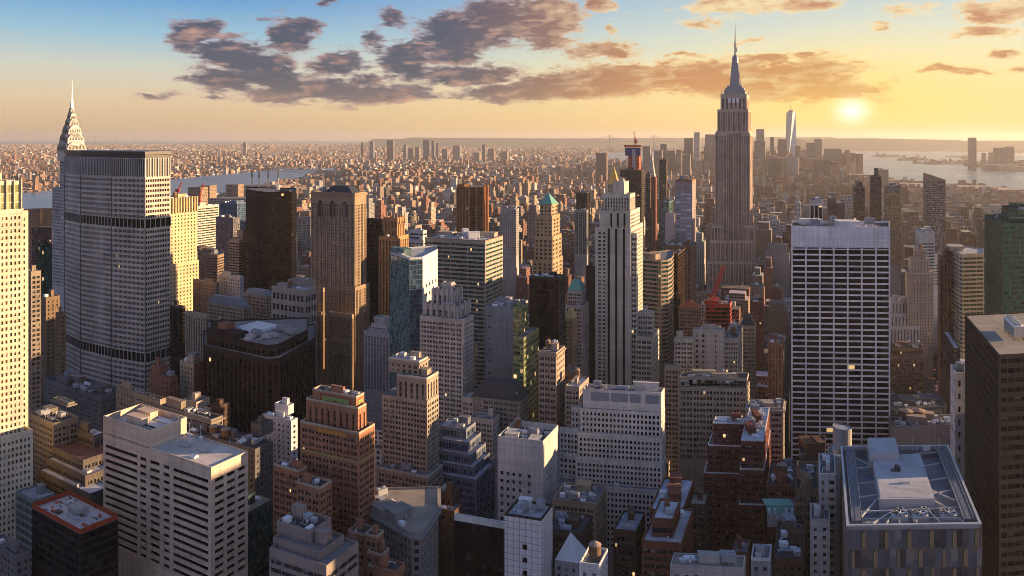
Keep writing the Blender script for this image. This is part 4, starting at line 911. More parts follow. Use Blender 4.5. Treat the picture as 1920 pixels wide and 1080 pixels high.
def stripes(root, T, b):
    for ti, c in [(t_, c_) for t_ in (2, 3) for c_ in (.385,.595,.81)]:
        f, z, _ = T[ti]; A, B = f.chain[0], f.chain[1]; L = (B-A).length; d = (B-A)/L; n = Vector((d.y,-d.x)); zb = zt(745, f.D) if ti == 3 else T[3][1]
        z = z if ti == 2 else z + 1.2
        m = MB(); x0, x1 = L*(c-.03), L*(c+.03); P = lambda t, zz, o: (A.x+d.x*t+n.x*o, A.y+d.y*t+n.y*o, zz)
        m.face([P(x0,zb,.06),P(x1,zb,.06),P(x1,z-1,.06),P(x0,z-1,.06)]); o = m.build('window_strip', G['black'], root)
        if ti == 2: m = MB(); m.face([P(x0,z-1,.06),P(x1,z-1,.06),P((x0+x1)/2,z+4,.06)]); m.build('strip_cap', wall((.62,.57,.48)), o)
        m = MB()
        for s in (x0-.5, x1+.5): m.box(A+d*s+n*.25, d, .5, n, .5, zb, z+1.5)
        m.build('rib', wall((.56,.50,.42)), root)
    g, zg, _ = T[0]; c = on(g,.4,.4)
    for k in range(5):
        p = c + g.a*(k*1.6-3) ; m = MB(); m.bar((p.x,p.y,zg),(p.x,p.y,zg+4.5),.18); m.bar((p.x,p.y,zg+4.5),(p.x+1.6,p.y,zg+4.5),.18); m.build('roof_frame', M_WHITE, root)
w500 = st('pair', cols=[(.09,.16),(.20,.27)], fl=3.2, vz=(.2,.7), glass='dim', r=.4, top=2)
w5r = st('pair', bay=4.2, fl=3.2)
bd('striped_tower', 'tall pale limestone tower with three black vertical window strips up its front', (.55,.49,.40), w500, [
    (1149,1170,1179,343,655,{'st':None,'st2':None,'lvl':1.5}), (1132,1181,1191,366,650,{'st':st('pier',bay=2.2,top=1,vz=(.1,.6)),'lvl':.4}), (1124,1182,1200,398,647,{'st':None,'st2':w5r,'lvl':.2}), (1116,1182.5,1205,430,645,{'st':st('pair',cols=[(.09,.16),(.22,.29)],fl=3.2,vz=(.2,.7),glass='dim',r=.4,top=2),'st2':w5r,'lvl':.2}),
    (1196,1224,1227,588,650,{'wing':1,'st':st('pair',bay=4.4,fl=4.1,glass='dim'),'lvl':1}), (1192,1223,1236,634,642,{'wing':1,'st':st('pair',bay=4.4,fl=4.1,glass='dim'),'lvl':.6}), (1183,1194,1196,440,646,{'wing':1,'st':st('pair',bay=4.4,fl=4.1,glass='dim'),'lvl':0})], ybot=735, extra=stripes)
G['gr'] = glass('gr', dark=(.005,.005,.008), pb=.05, blind=(.018,.017,.017), sashw=0, lit=.001, rough=.05, spec=.15, sheen_share=.0)
gr = st('band', fl=4.05, vz=(.20,.90), r=.25, glass='gr', split=2, top=14.5, cols=[(.012+i*.1425,.012+i*.1425+.128) for i in range(7)])
def grace(root, T, b):
    f, z, _ = T[0]; A, B = f.chain[0], f.chain[1]; L = (B-A).length; d = (B-A)/L; n = Vector((d.y,-d.x))
    for i in range(8):
        c = A + d*(L*min(.997,.004+.1425*i)) + n*.25; m = MB(); m.box(c, d, .9, n, .5, 0, z+.4); m.build('pier', wall((.78,.73,.72)), root)
    m = MB(); P = lambda t, zz, o: (A.x+d.x*t*L+n.x*o, A.y+d.y*t*L+n.y*o, zz)
    for i in range(7): m.face([P(.02+i*.1425,z-14.2,.05),P(.135+i*.1425,z-14.2,.05),P(.135+i*.1425,z-13.3,.05),P(.02+i*.1425,z-13.3,.05)])
    m.build('vent_slot', M_DK, root)
bd('white_grid_tower', 'broad white travertine tower with seven bays of black windows, right of centre', (.76,.71,.70), gr, [('p',[(1484,560),(1668,556)],428,{'back':42,'ref':0,'sts':[gr],'lvl':1.2,'roof':RD})], ybot=880, extra=grace, par=1.5)
# wings of the buildings before and round the striped tower
bd('loft_tower', 'pale grey brick loft with blank stair wall and stepped wings behind the red crane', (.40,.35,.29), st('pair',bay=3.8), [(1299,1357,1359,621,560,{'st':st('pair',bay=5,cols=[(.1,.18),(.3,.38),(.72,.76)],fl=3.7),'lvl':1,'roof':RL}),(1264,1300,1302,637,556,{'wing':1,'lvl':.8}),(1356,1384,1394,637,566,{'wing':1,'lvl':.6})], ybot=720)
bd('loft_tower', 'tan loft with ribbon-glazed penthouse in front of the blank stair wall', (.36,.30,.235), st('pair',bay=4.0,fl=3.7), [(1274,1401,1404,712,505,{'st':st('band',bay=5,split=2,fl=4,vz=(.1,.9),top=.5,glass='pale'),'lvl':2.4,'roof':RD}),(1272,1402,1406,728,504,{'lvl':0,'nopar':1})], ybot=830, roof=RD)
bd('loft_tower', 'slim grey-tan loft squeezed beside the white stepped tower', (.30,.26,.22), st('pair',bay=3.8), [(1246,1273,1275,690,540,{'lvl':1})], ybot=860)
bd('classical_block', 'pale classical block with white roof boxes left of the white grid tower', (.38,.33,.29), st('trip',bay=6), [(1400,1469,1471,768,475,{'lvl':2.2,'roof':RG})], corn=1.0, ybot=900)
bd('dark_slab', 'thin black slab standing against the white grid tower', (.02,.02,.024), None, [(1470,1480,1481,745,510,{'lvl':0})], ybot=880, roof=RD)
bd('terracotta_block', 'ornate red and cream brick block with arched top storey', (.24,.12,.09), st('punch'), [(1440,1466,1468,645,640,{'st':st('pier',pat=[(.25,.75)]),'lvl':1})], corn=.8, ybot=745)
bd('twin_gable_house', 'tan block with a steep slate roof right of the crane building', (.33,.26,.19), st('pair',bay=3.4), [(1386,1416,1418,612,660,{'lvl':0})], ybot=700, extra=pyramid_on(0,0,588,M_SLATE,flatw=.25), par=.5)
bd('dark_brick_tower', 'dark red brick tower with scattered lights beside the slate-roofed block', (.12,.05,.04), st('small',glass='warm'), [(1407,1430,1432,568,740,{'lvl':1})], ybot=690)
def redcrane(): pass
cs = st('band',bay=4,fl=4,vz=(.1,.8),split=1,r=1.5,glass='black')
bd('crane_building', 'open red-netted building frame with the red crane on it', (.42,.10,.07), cs, [(1324,1369,1372,572,800,{'lvl':1.5,'roof':RG})], ybot=640, par=1.2)
bd('pyramid_roof_block', 'brown brick block with red tiled pyramid roof left of the red crane', (.22,.15,.11), st('pair',bay=3.6), [(1273,1311,1314,578,720,{'lvl':0})], ybot=640, extra=pyramid_on(0,0,562,M_TERRA,flatw=.05,over=.8), par=0)
hs = st('curtband',bay=2.2,fl=3.9,vz=(.42,.95),pat=[(.03,.97)],glass='green')
bd('curved_office', 'banded brown office with rounded glass corner right of the striped tower', (.30,.23,.18), hs, [('p',[(1196,735),(1240,722),(1253,726),(1260,738),(1263,756)],490,{'back':35,'ref':1,'sts':[hs]*4,'lvl':1.5})], ybot=655)
bd('bronze_slab', 'dark bronze slab joined to the banded curved office', (.07,.045,.03), st('curtain',glass='bronze'), [(1261,1271,1284,478,765,{'lvl':.4})], ybot=640)
bd('brown_block', 'brown brick block with pale trim below the white chequered tower', (.20,.14,.10), st('pier',bay=4), [(1246,1297,1305,462,890,{'lvl':1.2})], ybot=560, corn=.8)
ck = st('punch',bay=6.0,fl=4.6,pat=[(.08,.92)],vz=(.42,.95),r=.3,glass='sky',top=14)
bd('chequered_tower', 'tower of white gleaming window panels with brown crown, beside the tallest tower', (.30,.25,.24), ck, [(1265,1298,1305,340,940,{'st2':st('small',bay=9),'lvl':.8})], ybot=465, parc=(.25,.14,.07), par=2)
bd('blank_pink_slab', 'pale pink blank slab left of the chequered tower', (.44,.36,.34), None, [(1247,1265,1266,402,930,{'lvl':.6})], ybot=460)
bd('teal_tower', 'blue-green glass tower behind the blank pink slab', (.10,.17,.17), st('curtain',glass='teal'), [(1239,1254,1262,380,1000,{'lvl':.5})], ybot=480)
bd('striped_office', 'wide flat-topped office with brown and white horizontal bands', (.36,.31,.26), st('band',bay=8,fl=3.9,vz=(.30,.85),glass='green',r=.25,split=6), [(797,910,943,453,720,{'sts':[st('band',bay=8,fl=3.9,vz=(.30,.85),glass='green',r=.25,split=6),st('band',bay=8,fl=3.9,vz=(.40,.82),glass='green',r=.25,split=3)],'lvl':1.3,'roof':RL})], ybot=700, parc=(.30,.21,.14), extra=lambda r,T,b: [rooftop(r,'bulkhead',on(T[0][0],s,t),T[0][1],.3,sx,sy,h,M_WHITE) for s,t,sx,sy,h in ((.35,.5,11,8,6),(.52,.6,5,8,8))])
def glassface(root, T, b): pass
def white_side(root, T, b):
    f, z, _ = T[0]; A, B = f.chain[2], f.chain[3]; d = (B-A); L = d.length; d /= L; n = Vector((d.y,-d.x)); P = lambda t, zz, o: (A.x+d.x*t*L+n.x*o, A.y+d.y*t*L+n.y*o, zz)
    m = MB(); m.face([P(0,0,.2),P(1,0,.2),P(1,z+1.5,.2),P(0,z+1.5,.2)]); m.face([P(0,0,-.5),P(0,0,.2),P(0,z+1.5,.2),P(0,z+1.5,-.5)]); o = m.build('side_wall', wall((.60,.59,.57)), root)
    rr_ = random.Random(4)
    for k in range(9):
        for t in (.22, .42, .62, .8):
            if rr_.random() < .55: m = MB(uv=True); zz = z - 22 - k*6.5; m.face([P(t,zz,.24),P(t+.06,zz,.24),P(t+.06,zz+2.6,.24),P(t,zz+2.6,.24)], [(0,0),(1,0),(1,1),(0,1)]); m.build('window', G['std'], o)
gA = st('curtband',bay=2.6,fl=3.8,vz=(.3,.98),glass='teal'); 
bd('glass_tower', 'green and blue glass tower with a white sunlit side wall', (.30,.42,.43), gA, [('p',[(732,590),(768,562),(792,566),(820,604)],487,{'back':22,'ref':1,'sts':[st('curtain',bay=2.2,glass='teal'),st('curtain',bay=2,glass='blue'),st('small',cols=[(.25,.35),(.7,.8)],fl=7,vz=(.3,.6),prob=.6,top=10)],'lvl':1.4,'roof':RL})], ybot=680, wm=wall((.13,.20,.20)), par=1.5, parc=(.5,.5,.5), extra=white_side)
bd('blank_office', 'grey panelled windowless office left of the stepped green glass block', (.34,.335,.34), None, [(911,962,990,580,560,{'st':st('small',cols=[(.08,.2)],fl=8,vz=(.4,.5),glass='dim'),'st2':st('curtain',glass='green'),'lvl':1.5})], ybot=725)
G['lime'] = glass('lime', dark=(.05,.075,.04), pb=.5, blind=(.30,.33,.12), sashw=0, rough=.12, spec=.9, lit=.03)
bd('green_glass_steps', 'yellow-green glass block in two lit steps before the black slab', (.22,.24,.13), st('curtband',bay=2,glass='lime'), [(962,978,990,578,535,{'lvl':.6}),(962,982,1011,636,525,{'lvl':.5})], ybot=790)
bd('mansard_block', 'long grey stone block with dark mansard roof below the green glass steps', (.26,.235,.21), st('pair',bay=3.4), [(886,974,991,752,500,{'lvl':.0,'nopar':1})], ybot=800, extra=pyramid_on(0,0,714,M_SLATE,flatw=.62,over=.8,nm='mansard_roof'), par=0, corn=.9)
bd('tan_office', 'tan office with sunlit right side below the tall black slab', (.36,.28,.22), st('pair',bay=4,fl=3.8), [(1010,1043,1059,664,505,{'lvl':1.2})], ybot=800, corn=.8)
bd('low_stone_block', 'grey-tan block with white roof right of the tan sunlit office', (.32,.28,.24), st('pair'), [(1060,1086,1104,728,500,{'lvl':.5,'roof':RW})], ybot=790)
bd('low_stone_block', 'brown low block with dark roof right of the tan sunlit office', (.20,.16,.13), st('pair'), [(1058,1076,1088,700,540,{'lvl':1})], ybot=780)
bl = st('curtband',bay=3,fl=3.7,vz=(.06,.97),glass='black')
bd('black_slab', 'black slab with a white striped sunlit edge below the green pyramid roof', (.045,.042,.044), bl, [(992,1049,1060,523,565,{'st2':st('band',bay=12,fl=3.7,vz=(.5,.98),split=2,glass='black'),'lvl':1})], ybot=650, roof=RG)
bd('granite_tower', 'pink granite tower with flat-topped green copper roof', (.42,.33,.29), st('pair',bay=4), [(1064,1090,1098,546,650,{'lvl':0,'nopar':1}),(1060,1092,1105,575,640,{'lvl':.2})], ybot=715, extra=pyramid_on(0,0,524,M_COPPER,flatw=.45), par=.8)
bd('small_pyramid_tower', 'slim brown tower with sunlit pyramid roof beside the black slab', (.30,.21,.13), st('small'), [(1057,1074,1083,598,590,{'lvl':0,'nopar':1})], ybot=690, extra=pyramid_on(0,0,574,flat('ochre_roof',(.40,.30,.13),.6),flatw=.05), par=0)
bd('black_sliver', 'thin black slab peeking out left of the striped tower', (.02,.02,.022), None, [(1099,1115,1117,502,760,{'lvl':.4})], ybot=650)
cr = st('punch',bay=4.4,fl=3.9)
bd('green_pyramid_tower', 'ornate tan tower with a bright green copper pyramid roof', (.36,.27,.175), cr, [(1012,1034,1045,383,795,{'lvl':0,'nopar':1}),(1004,1035,1050,407,790,{'lvl':0}),(1001,1036,1053,446,786,{'lvl':0}),(998,1036,1055,490,783,{'lvl':0})], ybot=525, corn=1.2, extra=pyramid_on(0,0,362,M_COPPER,flatw=.03,over=.6), par=1.4)
def bron(root, T, b):
    f, z, _ = T[0]
    for k in range(len(f.chain)-1):
        A, B = f.chain[k], f.chain[k+1]; L = (B-A).length; d = (B-A)/L; n = Vector((d.y,-d.x)); c = max(2, round(L/11))
        for i in range(c+1):
            m = MB(); m.box(A + d*(L*i/c) + n*.8, d, 2.6, n, 2.0, 0, z+3); m.build('pier', wall((.34,.15,.07)), root)
bz = st('curtband',bay=4,fl=3.7,vz=(.25,.95),glass='bronze')
bd('bronze_tower', 'russet tower with heavy vertical brick piers standing over the low rooftops', (.28,.125,.06), bz, [('p',[(858,1385),(880,1350),(906,1352),(914,1385)],352,{'back':35,'ref':1,'sts':[bz]*3,'lvl':.5})], ybot=440, extra=bron)
gp_ = st('pier',bay=3.6,fl=3.8,pat=[(.28,.68)])
def crown_spikes(root, T, b):
    f, z, _ = T[0]; rt = wall((.36,.22,.12))
    for A, B, c in ((f.chain[0],f.chain[1],5),(f.chain[1],f.chain[2],4)):
        d = (B-A).normalized(); n = Vector((d.y,-d.x))
        for i in range(c):
            p = A + (B-A)*(i/(c-1)); m = MB(); q = [p-d*1-n*.8, p+d*1-n*.8, p+d*1+n*.8, p-d*1+n*.8]; m.prism([tuple(x) for x in reversed(q)], z-6, z+6, True, False, [tuple(p+(x-p)*.15) for x in reversed(q)]); m.build('pinnacle', rt, root)
bd('gothic_tower', 'orange-brown brick tower with spiky gothic crown', (.38,.22,.115), gp_, [(720,745,759,410,806,{'lvl':0}),(710,741,766,446,795,{'lvl':.2})], ybot=600, span=(.16,.09,.045), extra=crown_spikes)
bd('black_office', 'plain near-black office slab left of the gothic crown', (.03,.026,.026), st('curtain',bay=3,glass='black',fl=4.5), [(687,716,719,412,905,{'lvl':.5})], ybot=590)
def hip(root, T, b):
    f, z, _ = T[0]; g = offset(f, .08, .72, .1, .9); m = MB(); c = sum(g.poly, Vector((0,0)))/4; zz = zt(350, f.D)
    m.prism([tuple(p) for p in g.poly], z+.3, zz, True, False, [tuple(c+(p-c)*.55) for p in g.poly]); m.build('hip_roof', M_SLATE, root)
    A, B = f.chain[0], f.chain[1]; L = (B-A).length; d = (B-A)/L; n = Vector((d.y,-d.x)); P = lambda t, zz_, o: (A.x+d.x*t+n.x*o, A.y+d.y*t+n.y*o, zz_)
    for c_ in (.22,.5,.78):
        m = MB(); w = L*.055; h0, h1 = z-21, z-11; q = [(-w,h0),(w,h0),(w,h1)] + [(w*math.cos(k*math.pi/6), h1+w*1.6*math.sin(k*math.pi/6)) for k in range(1,6)] + [(-w,h1)]
        m.face([P(c_*L+x, y, .08) for x, y in q]); o = m.build('arched_window', G['dim'], root)
        m = MB()
        for k in (-.5,0,.5): m.box(A + d*(c_*L+k*w) + n*.15, d, .35, n, .25, h0, h1+w*.8)
        m.build('mullion', wall(TAN), o)
lp = st('pier',bay=4.4,fl=2.8,pat=[(.16,.42),(.56,.82)],vz=(.3,.75),top=9,glass='pale')
lw = st('pier',bay=4.4,fl=2.8,pat=[(.16,.42),(.56,.82)],vz=(.3,.75),glass='pale')
bd('gothic_slab', 'tall tan brick slab with pointed arches and black hip roof, sunlit right side', (.30,.22,.15), lp, [(583,665,687,364,700,{'lvl':.2}), (640,666,693,540,694,{'wing':1,'st':lw,'lvl':0}), (577,606,609,542,688,{'wing':1,'st':lw,'lvl':.3}), (570,603,604.5,587,678,{'wing':1,'st':lw,'lvl':.4}), (617,660,663,592,672,{'wing':1,'st':lw,'lvl':.4}), (614,657,660,640,660,{'wing':1,'st':lw,'lvl':.3})], ybot=705, corn=.8, extra=hip, span=(.25,.185,.13))
bk = st('curtain',bay=2.4,fl=3.9,glass='black',pat=[(.05,.95)],vz=(.2,.97))
bd('black_tower', 'black faceted glass tower with bronze reflections, left of the gothic slab', (.011,.009,.009), bk, [('p',[(461,905),(481,872),(503,852),(547,858),(556,884)],362,{'back':38,'ref':2,'sts':[bk,bk,st('curtain',bay=2.4,fl=3.9,glass='bronze',vz=(.35,.95)),bk],'lvl':.0})], ybot=560, extra=lambda r,T,b: [rooftop(r,'vent',T[0][0].N+Vector((5,16)),T[0][1],0,9,9,8,M_CONC), rooftop(r,'bulkhead',T[0][0].N+Vector((14,16)),T[0][1],0,10,7,3,M_DK)])
bd('stone_office', 'modern pale stone office with big square openings and grey roof box', (.33,.28,.245), st('trip',bay=8,fl=9,pat=[(.1,.42),(.55,.9)],vz=(.3,.85),glass='dim',top=3), [(546,575,590,527,655,{'st':None,'st2':None,'lvl':.4,'roof':RL}),(509,572,594,546,640,{'lvl':.3,'roof':(.34,.38,.44)})], ybot=620, roof=(.34,.38,.44))
bd('white_stepped_crown', 'white stone block with pyramid-stepped crown and tall columns', (.50,.46,.44), st('pier',bay=3,pat=[(.3,.7)]), [(702,722,731,598,640,{'st':None,'lvl':0}),(696,725,740,612,636,{'lvl':0,'st':st('punch')}),(690,728,745,622,632,{'lvl':0,'st':st('punch')}),(682,730,750,628,626,{'lvl':0})], ybot=712, corn=.6)
bd('hip_roof_block', 'broad tan masonry block with grey hip roof and arcaded top floors', (.33,.27,.21), st('pair',bay=3.6), [(389,458,467,577,690,{'lvl':0,'nopar':1})], ybot=680, extra=pyramid_on(0,0,556,M_LEAD,flatw=.7,over=.8,nm='hip_roof'), corn=.9, par=0)
bd('hip_roof_block', 'narrow tan block with grey hip roof right of the broad hip-roofed block', (.33,.27,.21), st('pair',bay=3.6), [(458,500,512,556,730,{'lvl':0,'nopar':1})], ybot=600, extra=pyramid_on(0,0,542,M_LEAD,flatw=.7,over=.6,nm='hip_roof'), par=0)
bd('arcaded_block', 'tan pilastered block with flat white roof below hip-roofed block', (.34,.28,.22), st('pier',bay=3.2), [(347,386,390,592,640,{'lvl':1,'roof':RW})], ybot=680, corn=.8)
bd('brown_block', 'brown brick block with white roof box beside the sunlit yellow tower', (.24,.18,.14), st('small'), [(362,404,411,532,760,{'lvl':1.5,'roof':RL})], ybot=575)
bd('pipe_roof_block', 'pale block with rooftop pipes behind the hip-roofed blocks', (.42,.39,.38), st('small'), [(409,450,458,521,770,{'lvl':2.5,'roof':RL})], ybot=555)
bd('black_lowrise', 'dark brown slab in shade right of the octagonal slab', (.06,.045,.042), st('curtain',glass='black',bay=3), [(318,338,348,578,660,{'lvl':.3})], ybot=690)
yl = st('small',bay=3.8,fl=3.6)
def chan(root, T, b):
    f, z, _ = T[0]; rt = wall((.55,.43,.26)); A, B = f.chain[1], f.chain[2]; d = (B-A).normalized(); n = Vector((d.y,-d.x))
    for i in range(11):
        p = A + (B-A)*(i/10); m = MB(); m.box(p + n*.6, d, 1.1, n, 1.6, z-14, z+1.5); m.build('buttress', rt, root)
bd('yellow_tower', 'sunlit yellow stone tower with buttressed crown right of the octagonal slab', (.57,.45,.28), yl, [(300,318,369,374,800,{'st':None,'st2':yl,'lvl':.6}),(298,316,373,498,796,{'lvl':.2})], ybot=575, extra=chan)
# far left, between the cream tower and the octagonal slab
bd('narrow_tower', 'narrow tan tower hard beside the cream tower', (.26,.21,.165), st('pair',bay=4), [(46,58,77,512,520,{'lvl':.6})], ybot=740)
bd('green_office', 'dark green glass block left of the octagonal slab', (.02,.035,.03), st('curtain',glass='emer'), [(70,78,98,462,720,{'lvl':.6})], ybot=560)
bd('brown_hotel', 'brown brick hotel with sunlit top, left of the octagonal slab', (.22,.15,.095), st('small'), [(74,86,112,560,640,{'lvl':2}),(104,112,124,590,628,{'wing':1,'lvl':1})], ybot=740)
# right hand side
em = st('curtband',bay=2.2,fl=3.9,vz=(.2,.75),glass='emer')
G['mirrorg'] = glass('mirrorg', dark=(.16,.20,.18), pb=.25, blind=(.10,.16,.14), sashw=0, rough=.08, metal=.6, lit=0)
bd('green_glass_tower', 'emerald green glass tower at the right edge', (.012,.075,.062), em, [(1878,1907,2060,398,645,{'st':st('curtain',bay=2.2,glass='mirrorg'),'st2':em,'lvl':1.5,'z0':zt(421,620)}),(1846,1881,2042,421,620,{'st':st('curtain',bay=2.2,glass='mirrorg'),'st2':em,'lvl':.5})], ybot=610, roof=RD)
bd('white_slab', 'slim white slab with paired windows left of the dark bronze tower', (.60,.58,.58), st('punch',bay=3.4,fl=3.6), [(1782,1791,1835,702,430,{'st':st('small',bay=5,fl=7),'lvl':.8,'roof':RB})], ybot=900)
def louv(root, T, b):
    f, z, _ = T[0]
    for k in range(4):
        c = on(f, .3, .12+.23*k); m = MB(); m.cyl(c, 3.6, z, z+.8, 16, top=False); m.bar((c.x-3,c.y,z+.7),(c.x+3,c.y,z+.7),.2); m.bar((c.x,c.y-3,z+.7),(c.x,c.y+3,z+.7),.2); m.build('fan', M_AC, root)
    for k in range(2): 
        c = on(f, .75, .25+.18*k); rooftop(root, 'tank', c, z, 0, 9, 9, 7)
bd('louvred_block', 'low wide concrete block with louvred top and roof fans behind gem tower', (.33,.27,.235), None, [(1664,1671,1800,802,520,{'wa':20,'st':None,'st2':None,'lvl':1,'roof':RD}),(1660,1666,1802,852,514,{'st2':st('curtband',bay=3,glass='green'),'wing':1,'lvl':0})], ybot=880, extra=louv)
bd('plant_roof_block', 'flat dark roof crowded with white units below the avenue traffic', (.10,.10,.11), st('curtain',glass='green'), [(1664,1668,1800,768,600,{'wa':34,'lvl':3.5,'roof':RD,'cap':45})], ybot=800)
def tilthead(root, T, b): pass
bd('park_hotel', 'brown brick block with lit arched windows facing the bare trees', (.22,.135,.10), st('pair',bay=4.4,fl=4,glass='warm'), [(1672,1675,1731,655,860,{'lvl':1.4,'roof':RD}),(1669,1671,1732,672,854,{'lvl':0,'wing':1})], ybot=745, corn=.8)
bd('brown_pier_tower', 'slim brown brick shaft left of the banded glass office', (.22,.125,.085), st('pier',bay=3.4), [(1767,1771,1783,466,765,{'lvl':.2}),(1758,1762,1784,482,760,{'lvl':.2})], ybot=660)
bg = st('band',bay=7,fl=3.9,vz=(.40,.90),glass='mirrorg',r=.2,split=5)
bd('banded_office', 'cream banded glass office with rounded corner and open roof plant', (.44,.38,.31), bg, [('p',[(1781,775),(1799,742),(1805,738),(1845,742)],478,{'back':40,'ref':2,'sts':[bg]*3,'lvl':1.6,'roof':RL})], ybot=640)
bd('dark_lowrise', 'black banded lowrise with pale roof below the banded glass office', (.05,.05,.055), st('curtband',glass='dim'), [(1768,1789,1800,655,640,{'lvl':.2,'roof':RW})], ybot=700)
sp = st('small',bay=3.4,fl=3.5)
bd('ziggurat_block', 'tan stepped block rising to a square top behind the pale ziggurat', (.38,.31,.245), sp, [(1712,1715,1736,470,930,{'lvl':.4}),(1703,1707,1743,488,925,{'lvl':0}),(1697,1701,1750,512,920,{'lvl':.2})], ybot=640, roof=RL)
bd('ziggurat_block', 'brown-tan stepped block left of the slim brown shaft', (.28,.22,.17), sp, [(1733,1737,1760,512,1190,{'lvl':1}),(1725,1729,1761,548,1180,{'lvl':.2})], ybot=640)
bd('ziggurat_block', 'pale stone ziggurat with pilasters right of the white grid tower', (.46,.42,.40), st('pier',bay=4,pat=[(.3,.7)]), [(1668,1671,1711,566,925,{'lvl':1}),(1667,1669,1718,590,920,{'lvl':0}),(1666,1668,1725,614,915,{'lvl':0})], ybot=650, roof=RL)
bd('pale_office', 'pale green-grey banded office with windowless top', (.44,.45,.44), st('band',bay=8,fl=3.9,vz=(.45,.9),glass='green',split=4,top=12), [(1716,1724,1753,438,1010,{'lvl':.4,'roof':RL}),(1752,1753,1770,478,1015,{'wing':1,'lvl':0})], ybot=510)
sl = st('curtband',bay=3,fl=3.6,vz=(.3,.9),glass='dim')
def slant(root, T, b):
    f, z, _ = T[0]; m = MB(); q = f.poly; zz = zt(324, f.D)
    lo, hi = z+.5, zz; h = [hi, hi, lo, lo]
    for k in range(4):
        j = (k+1)%4; m.face([(q[k].x,q[k].y,z),(q[j].x,q[j].y,z),(q[j].x,q[j].y,h[j]),(q[k].x,q[k].y,h[k])])
    m.face([(q[k].x,q[k].y,h[k]) for k in range(4)]); m.build('slanted_crown', wall((.30,.23,.17)), root)
bd('slant_top_tower', 'lone dark tower with slanted crown and speckled balconies', (.24,.19,.15), st('band',bay=6,fl=3.6,vz=(.3,.95),split=4,glass='pale'), [(1731,1733,1773,338,1300,{'lvl':0})], ybot=470, extra=slant, par=0)
bd('dark_needle', 'dark slim tower with pointed corner behind the white grid tower', (.09,.075,.07), sl, [(1639,1641,1647,317,1420,{'lvl':0}),(1631,1634,1653,332,1410,{'lvl':0})], ybot=425)
bd('twin_shaft_tower', 'brown tower with a taller left shaft, left of the dark slim tower', (.20,.16,.14), st('curtband',bay=4,glass='dim'), [(1604,1606,1617,343,1440,{'lvl':0}),(1599,1601,1622,352,1430,{'lvl':0})], ybot=425)
G['goldm'] = glass('goldm', dark=(.34,.24,.13), pb=.5, blind=(.12,.12,.13), sashw=0, rough=.15, metal=.6, lit=0)  # the golden rooftop reflection is put into the glass colour
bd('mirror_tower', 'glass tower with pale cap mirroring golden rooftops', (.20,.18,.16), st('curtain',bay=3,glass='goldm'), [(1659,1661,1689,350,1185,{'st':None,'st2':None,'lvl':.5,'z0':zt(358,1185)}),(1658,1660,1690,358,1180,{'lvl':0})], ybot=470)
bd('striped_block', 'dark block with white vertical stripes peeping over the white grid tower', (.05,.05,.055), st('curtain',glass='black'), [(1501,1518,1543,381,900,{'st':st('small'),'st2':st('pier',bay=5.5,pat=[(.14,.9)],glass='black'),'lvl':1,'roof':RG})], ybot=420, wm=wall((.50,.47,.46)), span=(.03,.03,.035))
bd('brown_pair_block', 'brown apartment block left of the twin-shaft tower', (.19,.14,.12), st('small',glass='dim'), [(1550,1552,1567,372,1300,{'lvl':0}),(1568,1570,1584,382,1280,{'wing':1,'lvl':0})], ybot=420)
bd('mid_dark_slab', 'dark brown flat-topped slab below the orange construction tower', (.085,.065,.055), st('curtband',bay=3.5,fl=3.9,glass='bronze',vz=(.3,.8)), [(1162,1203,1208,320,1480,{'lvl':.3})], ybot=470)
bd('slim_red_tower', 'slim red-brown tower with a sunlit edge right of the dark brown slab', (.20,.085,.06), st('small',glass='dim'), [(1221,1228,1232,334,1350,{'lvl':.3})], ybot=470)
bd('slim_grey_tower', 'slim grey tower between brown slab and slim red-brown tower', (.16,.13,.12), st('curtband',glass='dim'), [(1210,1219,1221,327,1380,{'lvl':.3})], ybot=470)
bd('dark_top_tower', 'slim tower with black top half right of the slim red-brown tower', (.17,.13,.10), st('curtband',glass='dim'), [(1236,1249,1251,300,1600,{'lvl':.3})], ybot=440)
bd('grey_glass_block', 'grey glass block beneath a curved dark glass tower', (.30,.29,.28), st('piers2',glass='dim'), [(1077,1100,1103,395,1150,{'lvl':.8})], ybot=450)
bd('curved_dark_tower', 'dark glass tower with curved top edge behind the grey glass block', (.10,.09,.085), st('curtain',glass='bronze'), [(1080,1098,1106,362,1350,{'lvl':.2})], ybot=400)
bd('white_modern_block', 'stepped white modern block with ribbon windows', (.55,.53,.53), st('band',bay=6,fl=3.5,split=3), [(768,793,800,434,1010,{'lvl':1}),(764,794,806,452,1000,{'lvl':.3})], ybot=480)
bd('grey_grid_block', 'grey gridded block right of the russet tower', (.37,.34,.32), st('punch',bay=3.5), [(938,968,973,393,1180,{'lvl':1})], ybot=450)
bd('lit_slab', 'sunlit white hospital slab right of the yellow tower', (.55,.50,.42), st('band',bay=7,split=4,fl=3.6), [(360,369,410,388,1180,{'lvl':1.2,'roof':RL})], ybot=470)
bd('apartment_tower', 'dark gridded apartment tower left of the black faceted tower', (.15,.14,.155), st('apt',glass='pale'), [(405,437,450,410,1050,{'lvl':1.5})], ybot=480)
bd('beige_tower', 'beige slab with sunlit right face and blank top box', (.36,.28,.21), st('band',bay=6,split=2,fl=3.2), [(445,455,461,434,930,{'st':None,'lvl':0}),(429,448,462,452,920,{'lvl':.5})], ybot=520)
bd('blue_glass_block', 'blue glass block beyond the sunlit hospital slab', (.14,.19,.26), st('curtain',glass='blue',bay=3), [(413,445,462,382,1350,{'lvl':1})], ybot=410)
